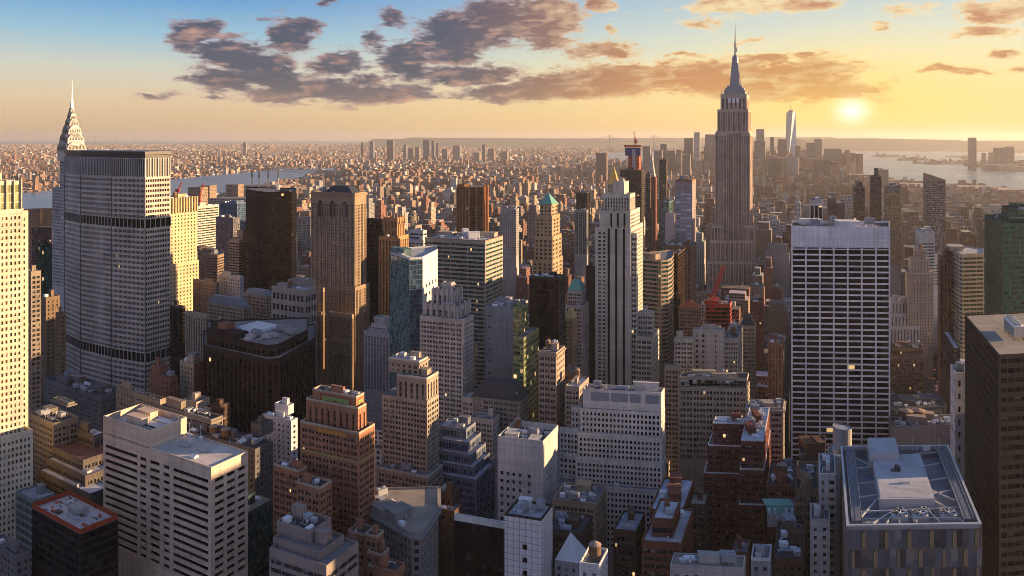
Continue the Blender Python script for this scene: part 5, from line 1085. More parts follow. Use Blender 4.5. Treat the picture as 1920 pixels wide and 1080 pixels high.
bd('round_brown_block', 'brown rounded apartment block in tiers below the sunlit slab', (.24,.165,.125), st('band',bay=5,split=3,fl=3.2), [(385,397,401,470,960,{'st':None,'lvl':0}),('p',[(370,985),(385,950),(408,940),(420,955)],480,{'back':30,'ref':2,'sts':[st('band',bay=5,split=3,fl=3.2)]*3,'lvl':.6})], ybot=515)
# ------------------------------------------------------------------ landmarks
es = st('pier',bay=4.1,fl=3.75,glass='esb',pat=[(.20,.46),(.56,.82)],vz=(.25,.85),r=.6,top=3)
M_MAST = flat('mast_metal', (.27,.265,.28), .4, .35, .15)
def esb(root, T, b):
    f, z, _ = T[0]; c = sum(f.poly, Vector((0,0)))/4; D = c.y; k = D/F
    Z = lambda y: zt(y, D)
    ang = f.a; bb = f.b
    lv = [(24,176,166),(19.5,166,161)]
    m = MB(); zz = z
    for hw, y0, y1 in ((19.5,176,170),(17,170,165),(13.5,165,161)): m.box(c, f.a, hw*2*k, f.b, hw*2*k*.8, zz-.1, Z(y1)); zz = Z(y1)
    o = m.build('mast_base', M_MAST, root)
    m = MB(); q = [c + f.a*(sx*9.2*k) + f.b*(sy*9.2*k) for sx, sy in ((1,-1),(-1,-1),(-1,1),(1,1))]
    area = sum(q[i].x*q[(i+1)%4].y - q[(i+1)%4].x*q[i].y for i in range(4)); q = q if area > 0 else q[::-1]
    m.prism([tuple(p) for p in q], zz, Z(118), True, False, [tuple(c+(p-c)*.62) for p in q]); m.build('mooring_mast', M_MAST, root)
    m = MB()
    for sx, sy in ((1,0),(-1,0),(0,1),(0,-1)):
        p = c + f.a*(sx*8.6*k) + f.b*(sy*8.6*k); e = Vector((-(p-c).y,(p-c).x)).normalized(); n = (p-c).normalized()
        q = [p-e*2.2*k-n*2*k, p+e*2.2*k-n*2*k, p+e*2.2*k+n*1.5*k, p-e*2.2*k+n*1.5*k]; m.prism([tuple(x) for x in q], zz, Z(122), True, False, [tuple(c+(x-c)*.6) for x in q])
    m.build('buttress', M_MAST, root)
    m = MB(); m.cyl(c, 5.9*k, Z(119), Z(110), 16); m.cyl(c, 6.4*k, Z(110), Z(108.6), 16); m.cyl(c, 5.2*k, Z(108.6), Z(105), 16, 4.2*k); m.cyl(c, 4.2*k, Z(105), Z(102.5), 12, 1.8*k); m.build('dome', M_MAST, root)
    m = MB(); m.cyl(c, 1.7*k, Z(103), Z(78), 8, 1.3*k); m.cyl(c, 1.15*k, Z(78), Z(58), 8, .8*k); m.cyl(c, .55*k, Z(58), Z(40), 6, .2*k)
    for y in (98,94,90,86,82): m.cyl(c, 2.4*k, Z(y), Z(y-1.2), 8)
    m.box(c + f.a*(-2.6*k), f.a, 1.6*k, f.b, 1.2*k, Z(97), Z(89)); m.build('antenna', M_GREY, root)
    m = MB()
    for s, t in ((.03,.03),(.97,.03),(.03,.97),(.97,.97),(.5,.02)): p = on(f,s,t); m.bar((p.x,p.y,z),(p.x,p.y,z+7),.35)
    m.build('aerials', M_AC, root)
    for s_ in (.34,.5,.66):
        p = on(f,s_,0); m = MB(); m.box(p - f.b*.4, f.a, 4.2, f.b, .8, z-14, z-5.5); m.build('crown_arch', M_STEEL, root)
LE = (.47,.36,.285)
bd('skyscraper', 'tallest tower, setback brown-grey limestone skyscraper with steel mast and antenna', LE, es, [
    (1351,1400,1405,177,1312,{'lvl':0,'st':st('pier',bay=7,top=6,pat=[(.25,.75)])}), (1345,1403,1408,205,1308,{'lvl':0,'nopar':1}), (1342,1404,1409.5,246,1305,{'lvl':0,'nopar':1}),
    (1340.5,1363,1364,250,1302,{'wing':1,'lvl':0}), (1389,1406,1411,250,1302,{'wing':1,'lvl':0}),
    (1334,1356,1357,424,1297,{'wing':1,'lvl':0}), (1394,1413,1417,424,1297,{'wing':1,'lvl':0}), (1331,1414,1418,452,1292,{'wing':1,'lvl':0}), (1318,1420,1425,492,1284,{'lvl':.5})], ybot=515, span=(.22,.16,.13), extra=esb, par=.8)
M_CROWN = flat('crown_steel', (.42,.41,.41), .36, .5, .15)
def chrysler():
    D = 915.0; root = empty('skyscraper', (*gp(135, D), 0)); tag(root, 'silver spired skyscraper with arched steel crown rising behind the octagonal slab', 'skyscraper'); b = dict(wall=MB(), span=MB(), parapet=MB(), cornice=MB(), pane=[], glass='dim')
    k = D/F
    def foot(xl, xc, xr, d): return corner(xl, xc, xr, d)
    w = st('pair',bay=4,fl=3.7)
    prev = None
    for (xl,xc,xr,y,d,z0y) in ((112,137,158,300,905,None),(98,140,168,354,893,None)):
        f = foot(xl,xc,xr,d); z1 = zt(y,d); 
        for i in range(2): facade(b, f.chain[i], f.chain[i+1], 0, z1, w, zt(540,d))
        facade(b, f.chain[2], f.back[0], 0, z1, None); facade(b, f.back[0], f.chain[0], 0, z1, None)
        m = MB(); m.face([(p.x,p.y,z1+.02) for p in f.poly]); m.build('roof', roofm(RG), root); HAND.append((f.poly, xl, xr, d, 520, y))
    b['wall'].build('wall', wall((.46,.43,.42)), root); windows(root, b['pane'])
    f = foot(112,137,158,905); c = sum(f.poly, Vector((0,0)))/4; a = (f.chain[0]-f.N).normalized(); bb = (f.chain[2]-f.N).normalized(); D2 = c.y; kk = D2/F
    Zc = lambda y: zt(y, D2)
    # tiers of sunburst arches: half width in photo pixels, base y, top y
    tiers = [(18.6,302,283,264),(15.8,282,266,249),(12.4,264,251,234),(9.0,248,237,222),(6.2,234,225,211),(4.2,222,214,202)]
    for hw, yb, ys, yt in tiers:
        h = hw*kk; m = MB(); dk = MB()
        m.box(c, a, h*1.9, bb, h*1.9, Zc(yb), Zc(ys)); core = m.build('crown_tier', M_CROWN, root)
        for dx, dy, e in ((-bb.x,-bb.y,a),(-a.x,-a.y,bb),(bb.x,bb.y,a),(a.x,a.y,bb)):
            n = Vector((dx,dy)); o = c + n*(h*.97); r = h*.98; zb = Zc(ys); zh = (Zc(yt)-zb)
            N_ = 12; arc = [(math.cos(math.pi*i/N_)*r, math.sin(math.pi*i/N_)) for i in range(N_+1)]
            P = lambda t, zz, q: (o.x+e.x*t+n.x*q, o.y+e.y*t+n.y*q, zz)
            m = MB()
            pts = [P(t, zb+s*zh, 0) for t, s in arc]; bk = [P(t*.75, zb+s*zh*.92, -h*.9) for t, s in arc]
            m.face(pts); m.face(list(reversed(pts)))
            for i in range(N_): m.face([pts[i], bk[i], bk[i+1], pts[i+1]]); m.face([pts[i+1], bk[i+1], bk[i], pts[i]])
            ar = m.build('arch', M_CROWN, root); 
            m = MB()
            for i in range(5):
                t = (i-2)*.34*r; s0 = .18; s1 = .18 + .5*math.sqrt(max(.02,1-((i-2)*.34)**2)); wd = .085*r
                m.face([P(t-wd,zb+s0*zh,.25),P(t+wd,zb+s0*zh,.25),P(t,zb+s1*zh,.25)])
            m.build('window', M_DK, ar)
    m = MB(); q = lambda r: [c + a*(sx*r) + bb*(sy*r) for sx, sy in ((1,-1),(-1,-1),(-1,1),(1,1))]
    def pr(y0,y1,r0,r1):
        p0, p1 = q(r0*kk), q(r1*kk); ar = sum(p0[i].x*p0[(i+1)%4].y - p0[(i+1)%4].x*p0[i].y for i in range(4))
        if ar < 0: p0.reverse(); p1.reverse()
        m.prism([tuple(p) for p in p0], Zc(y0), Zc(y1), True, False, [tuple(p) for p in p1])
    pr(214,201,3.8,2.3); pr(201,184,2.3,1.2); pr(184,150,1.1,.25); m.build('spire', M_CROWN, root)
chrysler()
# shared shader for everything too far off to show single openings
BAY, FL = 3.3, 3.6
def city_box(m, poly, z0, z1, c, rc, win=True, sc=1.0):
    n = len(poly); t = random.random()*50
    for i in range(n):
        p, q = poly[i], poly[(i+1)%n]; L = math.hypot(q[0]-p[0], q[1]-p[1]); nb = max(1, round(L/BAY/sc)); nf = max(1, round((z1-z0)/FL/sc))
        o = math.floor(t)*3 + i*17
        m.face([(p[0],p[1],z0),(q[0],q[1],z0),(q[0],q[1],z1),(p[0],p[1],z1)], [(o,1),(o+nb,1),(o+nb,1+nf+.25),(o,1+nf+.25)] if win else None, c)
    m.face([(p[0],p[1],z1) for p in poly], None, rc)
def city_thing(name, label, cat, px0, px1, y, D, c, depth=30, group=None, steps=(), rc=(.2,.2,.2), tip=None, sc=1.0):
    m = MB(uv=True, col=True); A = gp(px0, D); B = gp(px1, D); k = (px1-px0)
    root_loc = Vector((*A, 0)); z = zt(y, D)
    for (s0, s1, yy) in [(0,1,y)] + list(steps):
        p, q = A + (B-A)*s0, A + (B-A)*s1; off = Vector((0, -1.5*(len(steps)) if (s0,s1) != (0,1) else 0)); u, v = axes((px0+px1)/2); w = (v if (px0+px1)/2 < 1521 else v)*depth
        city_box(m, [tuple(p+off), tuple(q+off), tuple(q+w), tuple(p+w)], 0, zt(yy, D), c, rc, True, sc)
    ROOT['__t'] = root_loc
    me_o = m.build(name, CITY, None)
    for vtx in me_o.data.vertices: vtx.co -= root_loc
    me_o.location = root_loc; ROOT[me_o.name] = root_loc
    tag(me_o, label, cat, group)
    HAND.append(([A, B, B+w, A+w], px0, px1, D, y + max(8, .5*(H/D*F+CY-y)), y))
    if tip:
        m2 = MB(); kind, yt_, mat = tip; P = [A, B, B+w, A+w]; cc = sum(P, Vector((0,0)))/4
        m2.prism([tuple(x) for x in P], z, zt(yt_, cc.y), True, False, [tuple(cc+(x-cc)*.02) for x in P]) if kind == 'pyr' else m2.bar((cc.x,cc.y,z),(cc.x,cc.y,zt(yt_,cc.y)), .0012*D)
        m2.build('spire' if kind != 'pyr' else 'pyramid_roof', mat, me_o)
    return me_o
HB = (.22,.19,.18)
# gold pyramid, clock tower, building site tower
city_thing('insurance_tower', 'stone tower ending in a golden pyramid behind striped limestone tower', 'tower', 1140, 1158, 345, 2150, (.34,.29,.22), 24, tip=('pyr',311,M_GOLD))
city_thing('clock_tower', 'pale campanile with golden lantern right of the orange construction tower', 'tower', 1213, 1227, 330, 2250, (.42,.37,.31), 20, tip=('pyr',285,flat('campanile_roof',(.45,.38,.30))))
def conc_tower():
    D = 2000.; o = city_thing('unfinished_tower', 'unfinished tower in orange netting with a blue netted top floor', 'tower', 1178, 1198, 288, D, (.45,.09,.04), 26, rc=(.3,.1,.06))
    A, B = gp(1175, D-3), gp(1201, D-3); m = MB(); v = Vector((0,32)); P = [A,B,B+v,A+v]; m.prism([tuple(p) for p in P], zt(292,D), zt(277,D)); m.build('blue_netting', M_NAVY, o)
    m = MB(); P = [A+Vector((-2,-2)),B+Vector((2,-2)),B+v+Vector((2,2)),A+v+Vector((-2,2))]; m.prism([tuple(p) for p in P], zt(276,D), zt(272,D)); m.build('red_deck', M_ORANGE, o)
    m = MB(); c = gp(1188.5, D-4); m.box(c, Vector((1,0)), 8, Vector((0,1)), 3, 0, zt(280,D)); m.build('hoist', M_CONC, o)
conc_tower()
def crane(label, px, D, y0, y1, tipx, tipy, mat, w=.5, cab=1.0, tailx=None):
    r = empty('tower_crane', (*gp(px,D), zt(y0,D))); tag(r, label, 'crane')
    P = lambda x, y, o=0: (*(gp(x,D)+Vector((0,o))), zt(y,D))
    def lattice(nm, p, q, s, n):
        p, q = Vector(p), Vector(q); d = (q-p).normalized(); x = d.cross(Vector((0,1,0))).normalized()*s; y = Vector((0,s,0)); m = MB()
        cs = [x+y, x-y, -x-y, -x+y]
        for c in cs: m.bar(p+c, q+c*.6, w*.28)
        for i in range(n):
            a, b_ = p+(q-p)*(i/n), p+(q-p)*((i+1)/n)
            for j in range(4): m.bar(a+cs[j]*(1-.4*i/n), b_+cs[(j+1)%4]*(1-.4*(i+1)/n), w*.16)
        m.build(nm, mat, r)
    lattice('mast', P(px,y0), P(px,y1), w*1.6, 6); lattice('jib', P(px,y1), P(tipx,tipy), w*1.5, 14)
    tx = tailx if tailx is not None else px - (tipx-px)*.3
    lattice('counter_jib', P(px,y1), P(tx,y1-1), w*1.4, 4)
    m = MB(); c = gp(tx,D); m.box(c, Vector((1,0)), w*5, Vector((0,1)), w*4, zt(y1+3,D), zt(y1-3,D)); m.build('counterweight', mat, r)
    m = MB(); m.bar(P(px,y1), P((px+tx)/2,y1-(y1-tipy)*.22), w*.5); m.bar(P((px+tx)/2,y1-(y1-tipy)*.22), P(px+(tipx-px)*.6,y1-(y1-tipy)*.6), w*.14); m.bar(P((px+tx)/2,y1-(y1-tipy)*.22), P(tx,y1), w*.2); m.build('pendant', mat, r)
    m = MB(); c = gp(px,D)+Vector((w*2.5,-w)); m.box(c, Vector((1,0)), w*4, Vector((0,1)), w*4, zt(y1+2,D), zt(y1-4,D)); m.build('cab', mat, r)
crane('red lattice tower crane leaning over the red-netted frame', 1334, 792, 586, 566, 1357, 497, M_RED, 1.25, tailx=1326)
crane('small red crane beside the river, left one of two', 333, 1500, 372, 358, 341, 341, M_RED, .9)
crane('small red crane right of the yellow tower crown', 372, 1300, 398, 378, 381, 344, M_RED, .9, tailx=366)
crane('orange crane on top of the unfinished blue-netted tower', 1191, 2000, 274, 266, 1189, 247, M_ORANGE, 1.1)
# downtown beyond the tallest tower
def wtc():
    D = 6200.; c = gp(1483, D+30); k = D/F; root = empty('skyscraper', (*c, 0)); tag(root, 'distant tapering glass skyscraper with needle mast by the harbour', 'skyscraper')
    h = 8.6*k; hb = [c + Vector((sx*h, sy*h)) for sx, sy in ((-1,-1),(1,-1),(1,1),(-1,1))]; r = h*1.0; tp = [c + Vector((math.sin(t)*r, -math.cos(t)*r)) for t in (R(2), R(92), R(182), R(272))]
    z0, z1 = 50., zt(210, D); m = MB()
    m.prism([tuple(p) for p in hb], 0, z0)
    B3 = [(p.x,p.y,z0) for p in hb]; T3 = [(p.x,p.y,z1) for p in tp]
    for i in range(4):
        j = (i+1)%4; m.face([B3[i], B3[j], T3[j]]) ; m.face([B3[i], T3[j], T3[i]])
    m.face(T3); m.build('glass_shaft', flat('pale_glass', (.48,.51,.55), .3, .35, .1), root)
    m = MB(); m.cyl(c, h*.55, z1, z1+3.2*k, 12); m.cyl(c, .8*k, z1+3*k, zt(188, D), 6, .25*k); m.build('mast', M_GREY, root)
wtc()
far = [  # name, label, x0, x1, y, D, colour, depth
 ('steel_tower','bright rippled steel tower catching the sun left of the tallest tower',1301,1312,248,5300,(.62,.56,.46)),('setback_tower','dark stepped tower beside the bright rippled steel tower',1283,1299,259,6000,(.15,.13,.13)),('office_tower','pale flat slab right behind the rippled steel tower',1322,1342,252,6300,(.20,.18,.19)),
 ('office_tower','broad dark downtown slab hugging left edge of tallest tower',1320,1342,273,5900,(.16,.14,.14)),('office_tower','thin grey downtown slab beyond slim red-brown tower',1205,1219,274,5200,(.24,.20,.19)),('office_tower','low wide downtown block right of the gold lantern',1226,1241,282,5400,(.22,.19,.18)),
 ('office_tower','dark downtown block with a small top hat',1238,1250,270,5900,(.15,.13,.13)),('office_tower','grey downtown block left of the lit wedge tower',1251,1266,283,5800,(.20,.17,.17)),('wedge_tower','downtown wedge tower lit gold on one side',1268,1278,281,4900,(.40,.32,.22)),('office_tower','downtown slab with sunlit edge under the wedge roofs',1279,1294,290,4700,(.22,.18,.17)),
 ('office_tower','tall pale downtown glass tower with bright edge, right of the tallest tower',1418,1433,242,6100,(.32,.29,.27)),('office_tower','grey broad downtown block below the pale glass tower',1414,1435,264,5600,(.20,.18,.18)),('office_tower','slim dark downtown tower between pale block and brown slab',1444,1451,257,6300,(.13,.12,.12)),('office_tower','brown downtown slab left of the needle-masted skyscraper',1458,1476,261,6000,(.15,.12,.12)),
 ('office_tower','rounded brown downtown block right of the needle-masted skyscraper',1491,1501,273,6100,(.18,.15,.14)),('office_tower','dark capped downtown tower with green dome',1512,1528,268,6250,(.20,.17,.15)),('office_tower','flat topped sunlit downtown tower beside the domed one',1527,1541,261,6400,(.27,.23,.20)),('office_tower','broad brown downtown block at the harbour edge',1545,1577,279,6200,(.19,.16,.15)),
 ('office_tower','slim waterfront tower with bright edge at harbour',1588,1597,289,6000,(.30,.24,.19)),('office_tower','small sunlit waterfront block, last before open harbour',1598,1603,302,5700,(.50,.40,.26)),('office_tower','low brown waterfront block behind slim bright-edged tower',1577,1587,293,6050,(.17,.14,.13)),('office_tower','lilac brown mid block in front of downtown',1440,1466,297,4300,(.20,.15,.14)),('office_tower','wide brick office block before the domed tower',1526,1556,300,4600,(.18,.13,.12)),('office_tower','stepped brown block nearest the harbour water',1646,1666,318,3900,(.22,.18,.16)),('office_tower','pale wedge glass roof block below the needle-masted skyscraper',1474,1497,295,4500,(.40,.36,.32)),
 # across the harbour
 ('harbour_tower','tall lone tower across the harbour on the right',1816,1831,258,6600,(.20,.18,.18)),('harbour_block','first of two small blocks right of the lone harbour tower',1841,1849,287,6700,(.24,.21,.20)),('harbour_block','second small block right of the lone harbour tower',1854,1862,286,6700,(.24,.21,.20)),('harbour_tower','narrow slab of the right-hand harbour cluster',1863,1872,277,6800,(.23,.20,.19)),('harbour_tower','middle slab of right-hand harbour cluster',1873,1884,277,6900,(.21,.19,.18)),('harbour_tower','broad chamfered tower ending right-hand harbour cluster',1886,1902,275,6700,(.20,.18,.17)),('harbour_block','long low block at the foot of the harbour cluster',1848,1905,309,6500,(.27,.24,.22)),('harbour_block','pale low shed at the waterline far right',1875,1925,313,6400,(.34,.30,.27)),
 # across the river
 ('brooklyn_tower','tallest dark tower on the far skyline with a small crane',725,737,263,9200,(.15,.13,.14)),('brooklyn_tower','blue-grey far tower left of the tallest dark one',693,700,265,9000,(.20,.21,.24)),('brooklyn_tower','thin brown far tower, leftmost of the skyline cluster',677,680,267,9000,(.22,.17,.15)),('brooklyn_tower','broad blue-grey far tower in the middle of skyline cluster',793,804,262,9400,(.17,.18,.21)),('brooklyn_tower','slim dark far tower right of the broad blue-grey one',809,814,264,9400,(.15,.15,.17)),('brooklyn_tower','slimmer dark far tower, second right of broad blue-grey one',818,822,268,9300,(.16,.15,.17)),('brooklyn_block','pale far block left of the broad blue-grey tower',756,762,271,9100,(.34,.31,.27)),('brooklyn_block','low dark far block left of broad blue-grey tower',764,772,278,8900,(.20,.18,.18)),('brooklyn_block','brown far slab close left of broad blue-grey tower',778,786,275,8900,(.25,.20,.18)),
 ('brooklyn_block','wide far block right of the slim dark pair',849,862,273,9200,(.23,.22,.22)),('brooklyn_block','far block with rounded drum roof by the skyline cluster',888,899,286,8300,(.30,.25,.20)),('brooklyn_tower','lone slim far tower on the right of skyline cluster',904,910,271,9500,(.18,.16,.17)),('brooklyn_block','two-tone far block beside the lone slim tower',915,926,279,9300,(.26,.20,.18)),('brooklyn_block','brown far slab pair end of the skyline cluster',939,951,284,8700,(.25,.20,.17)),('brooklyn_block','low dark far block under the slim dark towers',829,838,279,9100,(.17,.16,.17)),
 ('housing_slab','dark red-brown slab tower standing alone beyond the gold pyramid',1117,1137,287,4600,(.20,.12,.11)),('housing_slab','pale far apartment slab on the left skyline',455,461,267,11500,(.30,.27,.25)),
 ('power_station','brown riverside power station hall',450,520,348,3400,(.26,.17,.15)),('depot','long low grey depot by the river left of black faceted tower',440,520,355,2700,(.26,.22,.21)),('riverside_tower','ribbed brown riverside apartment tower, left of the barge',352,376,351,1900,(.32,.22,.15)),('riverside_tower','ribbed brown riverside apartment tower partly behind its neighbour',374,393,348,2000,(.32,.22,.15)),('riverside_tower','brown riverside tower right of the barge',423,446,346,2300,(.32,.22,.15)),('hospital_block','long pale hospital slab below the riverside towers',392,462,372,1750,(.36,.30,.24)),
 ('brown_tiers','brown terraced block on the river left of spired skyscraper',44,76,392,1200,(.36,.19,.10)),('dark_blocks','dark red lowrise left of the spired skyscraper',60,97,426,1000,(.12,.065,.05))]
for n, l, x0, x1, y, D, c in far:
    city_thing(n, l, n.split('_')[-1], x0, x1, y, D, c, max(22, (x1-x0)*D/F*.6), rc=tuple(.5*q+.06 for q in c), sc=1.0 if D < 4000 else 1.6)
for px, lab, y in ((472.5,'pale smokestack nearest the black faceted tower',318),(486,'pale smokestack second from left',319),(503,'pale smokestack third from left at the power station',320),(522,'pale smokestack fourth, above the black faceted tower',320)):
    D = 3300.; m = MB(); c = gp(px, D); m.cyl(c, 4.2, 0, zt(y+14, D), 10, 3.2); o = m.build('smokestack', flat('stack_pale', (.55,.48,.42)), None); m = MB(); m.cyl(c, 3.4, zt(y+14, D), zt(y, D), 10, 2.8); m.build('top', M_DK, o); tag(o, lab, 'smokestack')
# suspension bridges
def bridge(name, label, xa, xb, yt_, yd, D, D2, mat, dw=12):
    A, B = gp(xa, D), gp(xb, D2); ZA = zt(yt_, D); zd = zt(yd, (D+D2)/2); d = (B-A).normalized(); n = Vector((d.y,-d.x)); r = empty(name, (*A, 0)); tag(r, label, 'bridge'); L = (B-A).length; k = .5*(D+D2)/F*.42
    for p in (A, B):
        m = MB()
        for s in (-1,1): m.box(p + n*s*dw*.6, d, 8*k/3, n, 6*k/3, 0, ZA)
        m.box(p, d, 5*k/3, n, dw*1.2, ZA-8, ZA); m.box(p, d, 5*k/3, n, dw*1.2, zd+20, zd+28); m.build('tower', mat, r)
    m = MB(); m.box((A+B)/2, d, L*2.1, n, dw, zd-4, zd+4); m.build('deck', mat, r)
    m = MB(); N_ = 14
    def cab(t): 
        u = 2*t-1; return zd + 8 + (ZA-zd-8)*u*u
    for i in range(N_):
        t0, t1 = i/N_, (i+1)/N_; p, q = A+(B-A)*t0, A+(B-A)*t1; m.bar((p.x,p.y,cab(t0)),(q.x,q.y,cab(t1)), k*.8)
    for p, e in ((A,-1),(B,1)): q = p + d*e*L*.5; m.bar((p.x,p.y,ZA),(q.x,q.y,zd+4), k*.8)
    m.build('cable', mat, r)
M_BR = flat('bridge_steel', (.28,.27,.28), .6)
bridge('suspension_bridge', 'grey suspension bridge over the river behind the black faceted tower', 456, 588, 296, 316, 6900, 6300, M_BR, 36)
bridge('suspension_bridge', 'far faint suspension bridge on the horizon left of the tallest tower', 1143, 1226, 254, 266, 14500, 14500, M_BR, 40)
# ------------------------------------------------------------------ ground, water, hills
def sheet(name, pts, z, mat, kind='structure', px=True):
    m = MB(); P = []
    for p in pts:
        if px: D = (H - z)*F/(p[1]-CY); q = gp(p[0], D)
        else: q = Vector(p)
        P.append(q)
    ar = sum(P[i].x*P[(i+1)%len(P)].y - P[(i+1)%len(P)].x*P[i].y for i in range(len(P)))
    if ar < 0: P.reverse()
    m.face([(p.x,p.y,z) for p in P]); o = m.build(name, mat); o['kind'] = kind; return o, P
def ground_mat():
    m, t = newmat('ground'); pos = t.a('ShaderNodeNewGeometry').outputs['Position']
    n = t.noise(pos, .004, 6.0, .7); f = t.noise(pos, .06, 5.0, .7); v = t.xyz(t.a('ShaderNodeTexVoronoi', {'Vector': t.v('MULTIPLY', pos, (1,1,0)), 'Scale': .016}).outputs['Color'])[0]
    y = t.xyz(pos)[1]; k = t.m('ADD', t.m('MULTIPLY', n, .5), t.m('ADD', t.m('MULTIPLY', f, .5), t.m('MULTIPLY', v, .5)))
    far_ = t.ramp(k, [(.3,(.13,.10,.085)),(.6,(.27,.20,.16)),(.9,(.46,.36,.28))]); near = t.ramp(k, [(.3,(.03,.03,.032)),(.9,(.06,.06,.062))])  # far ground is brighter, with distant sunlight put into its colour
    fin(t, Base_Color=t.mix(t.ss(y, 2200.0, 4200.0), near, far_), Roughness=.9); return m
GM = ground_mat()
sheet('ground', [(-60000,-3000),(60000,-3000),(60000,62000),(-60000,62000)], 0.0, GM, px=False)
def water_mat():
    m, t = newmat('water'); pos = t.a('ShaderNodeNewGeometry').outputs['Position']
    w = t.noise(t.v('MULTIPLY', pos, (.02,.006,0)), 1.0, 6.0, .6); b = t.a('ShaderNodeBump', {'Height': w, 'Strength': .25, 'Distance': 3.0})
    lg = t.noise(t.v('MULTIPLY', pos, (.0022,.0006,0)), 1.0, 3.0)
    fin(t, Base_Color=t.mix(lg, (.09,.12,.15), (.14,.17,.19)), Roughness=t.m('MULTIPLY_ADD', lg, .25, .18), Specular_IOR_Level=1.0, Normal=b.outputs[0]); return m
WM = water_mat(); WATER = []; LAND = []
for pts in ([(-80,372),(40,362),(115,354),(320,336),(380,330),(460,323),(500,319),(590,315.5),(680,313),(672,318),(590,323),(562,334),(500,345),(440,362),(330,372),(120,424),(-80,470)],
            [(1095,294),(1130,287),(1206,284),(1300,283),(1560,280),(1640,281),(1925,287),(1990,300),(1990,360),(1900,352),(1800,344),(1740,343),(1690,338),(1640,330),(1592,320),(1560,312),(1450,305),(1290,303),(1205,303),(1140,302)]):
    o, P = sheet('water', pts, .6, WM); WATER.append(P)
sheet('sea', [(-400,264.8),(1080,264.8),(1080,268.4),(700,268.9),(-400,271)], .6, flat('far_sea', (.05,.09,.13), .35)); 
SHORE = flat('shore', (.16,.13,.10), .9, 0, .35, .01)
for nm, pts in (('island', [(1676,300.5),(1690,297.5),(1735,297),(1737,300.2),(1710,301.5)]), ('island', [(1630,293),(1642,291.2),(1688,292),(1689,294),(1650,294.8)]), ('pier', [(1706,306),(1740,303.5),(1815,303),(1815,307.5),(1740,308)]), ('pier',[(1806,310),(1850,306),(1990,306),(1990,319),(1900,320),(1840,317)]), ('pier',[(1770,293),(1812,292.5),(1816,303),(1806,303),(1800,295.5)])):
    o, P = sheet(nm, pts, 2.5, SHORE); LAND.append(P)
def statue():
    D = (H-2.5)*F/(292.5-CY); c = gp(1645, D); r = empty('statue', (*c, 2.5)); tag(r, 'tiny robed statue with raised arm on a pedestal on the far island', 'statue'); X, Y = Vector((1,0)), Vector((0,1)); k = 1.0
    m = MB(); m.box(c, X, 46, Y, 46, 2.5, 14); m.box(c, X, 26, Y, 26, 14, 48); m.build('pedestal', M_CONC, r)
    m = MB(); m.cyl(c, 8.5, 48, 70, 10, 6); m.cyl(c, 6, 70, 84, 10, 4.2); m.cyl(c, 2.6, 84, 92, 8, 3.2); m.bar((c.x+3,c.y,82),(c.x+8,c.y,98), 1.6, 6); m.cyl((c.x+8.5,c.y), 1.5, 98, 104, 6, .5); m.build('figure', M_COPPER, r)
statue()
def hall():
    D = (H-2.5)*F/(299.5-CY)
    o = city_thing('island_hall', 'long low hall on the nearer harbour island', 'building', 1685, 1722, 296, D, (.26,.17,.13), 80, sc=2.0)
    D = (H-2.5)*F/(306.8-CY)
    o = city_thing('terminal', 'small peaked terminal building on the harbour pier', 'building', 1746, 1756, 301, D, (.22,.16,.13), 60, sc=2.0, tip=('pyr',298.5,M_SLATE))
hall()
def hills(px0, px1, prof, D, name):
    m = MB(); N_ = 90; rr = random.Random(px0); pts = []
    for i in range(N_+1):
        x = px0 + (px1-px0)*i/N_; t = i/N_; y = prof(x) + rr.uniform(-.25,.25); c = gp(x, D); zt_ = max(2, zt(y, D)); pts.append((c, zt_))
    for i in range(N_):
        (c0,z0),(c1,z1) = pts[i], pts[i+1]; f = Vector((0, -D*.10)); bk = Vector((0, D*.10))
        m.face([(c0.x+f.x,c0.y+f.y,0),(c1.x+f.x,c1.y+f.y,0),(c1.x,c1.y,z1),(c0.x,c0.y,z0)]); m.face([(c0.x,c0.y,z0),(c1.x,c1.y,z1),(c1.x+bk.x,c1.y+bk.y,0),(c0.x+bk.x,c0.y+bk.y,0)])
    o = m.build(name, flat('hillside', (.07,.075,.06), .9, 0, .3, .002)); o['kind'] = 'structure'
hills(700, 1560, lambda x: 258.2 + 1.2*math.cos((x-1050)/160) + (2.5 if x < 760 else 0), 24000, 'hills')
hills(1495, 2100, lambda x: 260.5 + 3.0*((x-1560)/300)**2*.6 - 1.2*math.sin((x-1500)/70) if x < 1800 else 263.5, 17000, 'hills')
# ------------------------------------------------------------------ the city between: blocks on the street grid
E1 = Vector((math.cos(R(20.5)), -math.sin(R(20.5)))); E2 = Vector((math.sin(R(20.5)), math.cos(R(20.5))))
def inside(p, poly):
    c = False; n = len(poly); j = n-1
    for i in range(n):
        a, b = poly[i], poly[j]
        if (a[1] > p[1]) != (b[1] > p[1]) and p[0] < (b[0]-a[0])*(p[1]-a[1])/(b[1]-a[1]) + a[0]: c = not c
        j = i
    return c
HB_ = []
FARP = [(0,1e6),(1,1e6),(1,1e6+1)]
SHOREV = [(20,122,398),(318,380,366),(380,440,360),(440,500,348),(500,560,334),(560,600,324),(1592,1640,326),(1640,1690,336),(1690,1800,343),(1800,1870,348),(1870,1925,354)]
for poly, x0, x1, D, yb, yt in HAND:
    xs = [p[0] for p in poly]; ys = [p[1] for p in poly]; HB_.append((min(xs)-2, max(xs)+2, min(ys)-2, max(ys)+2, poly, x0, x1, D, yb))
for x0, x1, y in SHOREV: HB_.append((9e5,9e5,9e5,9e5,FARP,x0,x1,(H*F/(y-CY)),y))
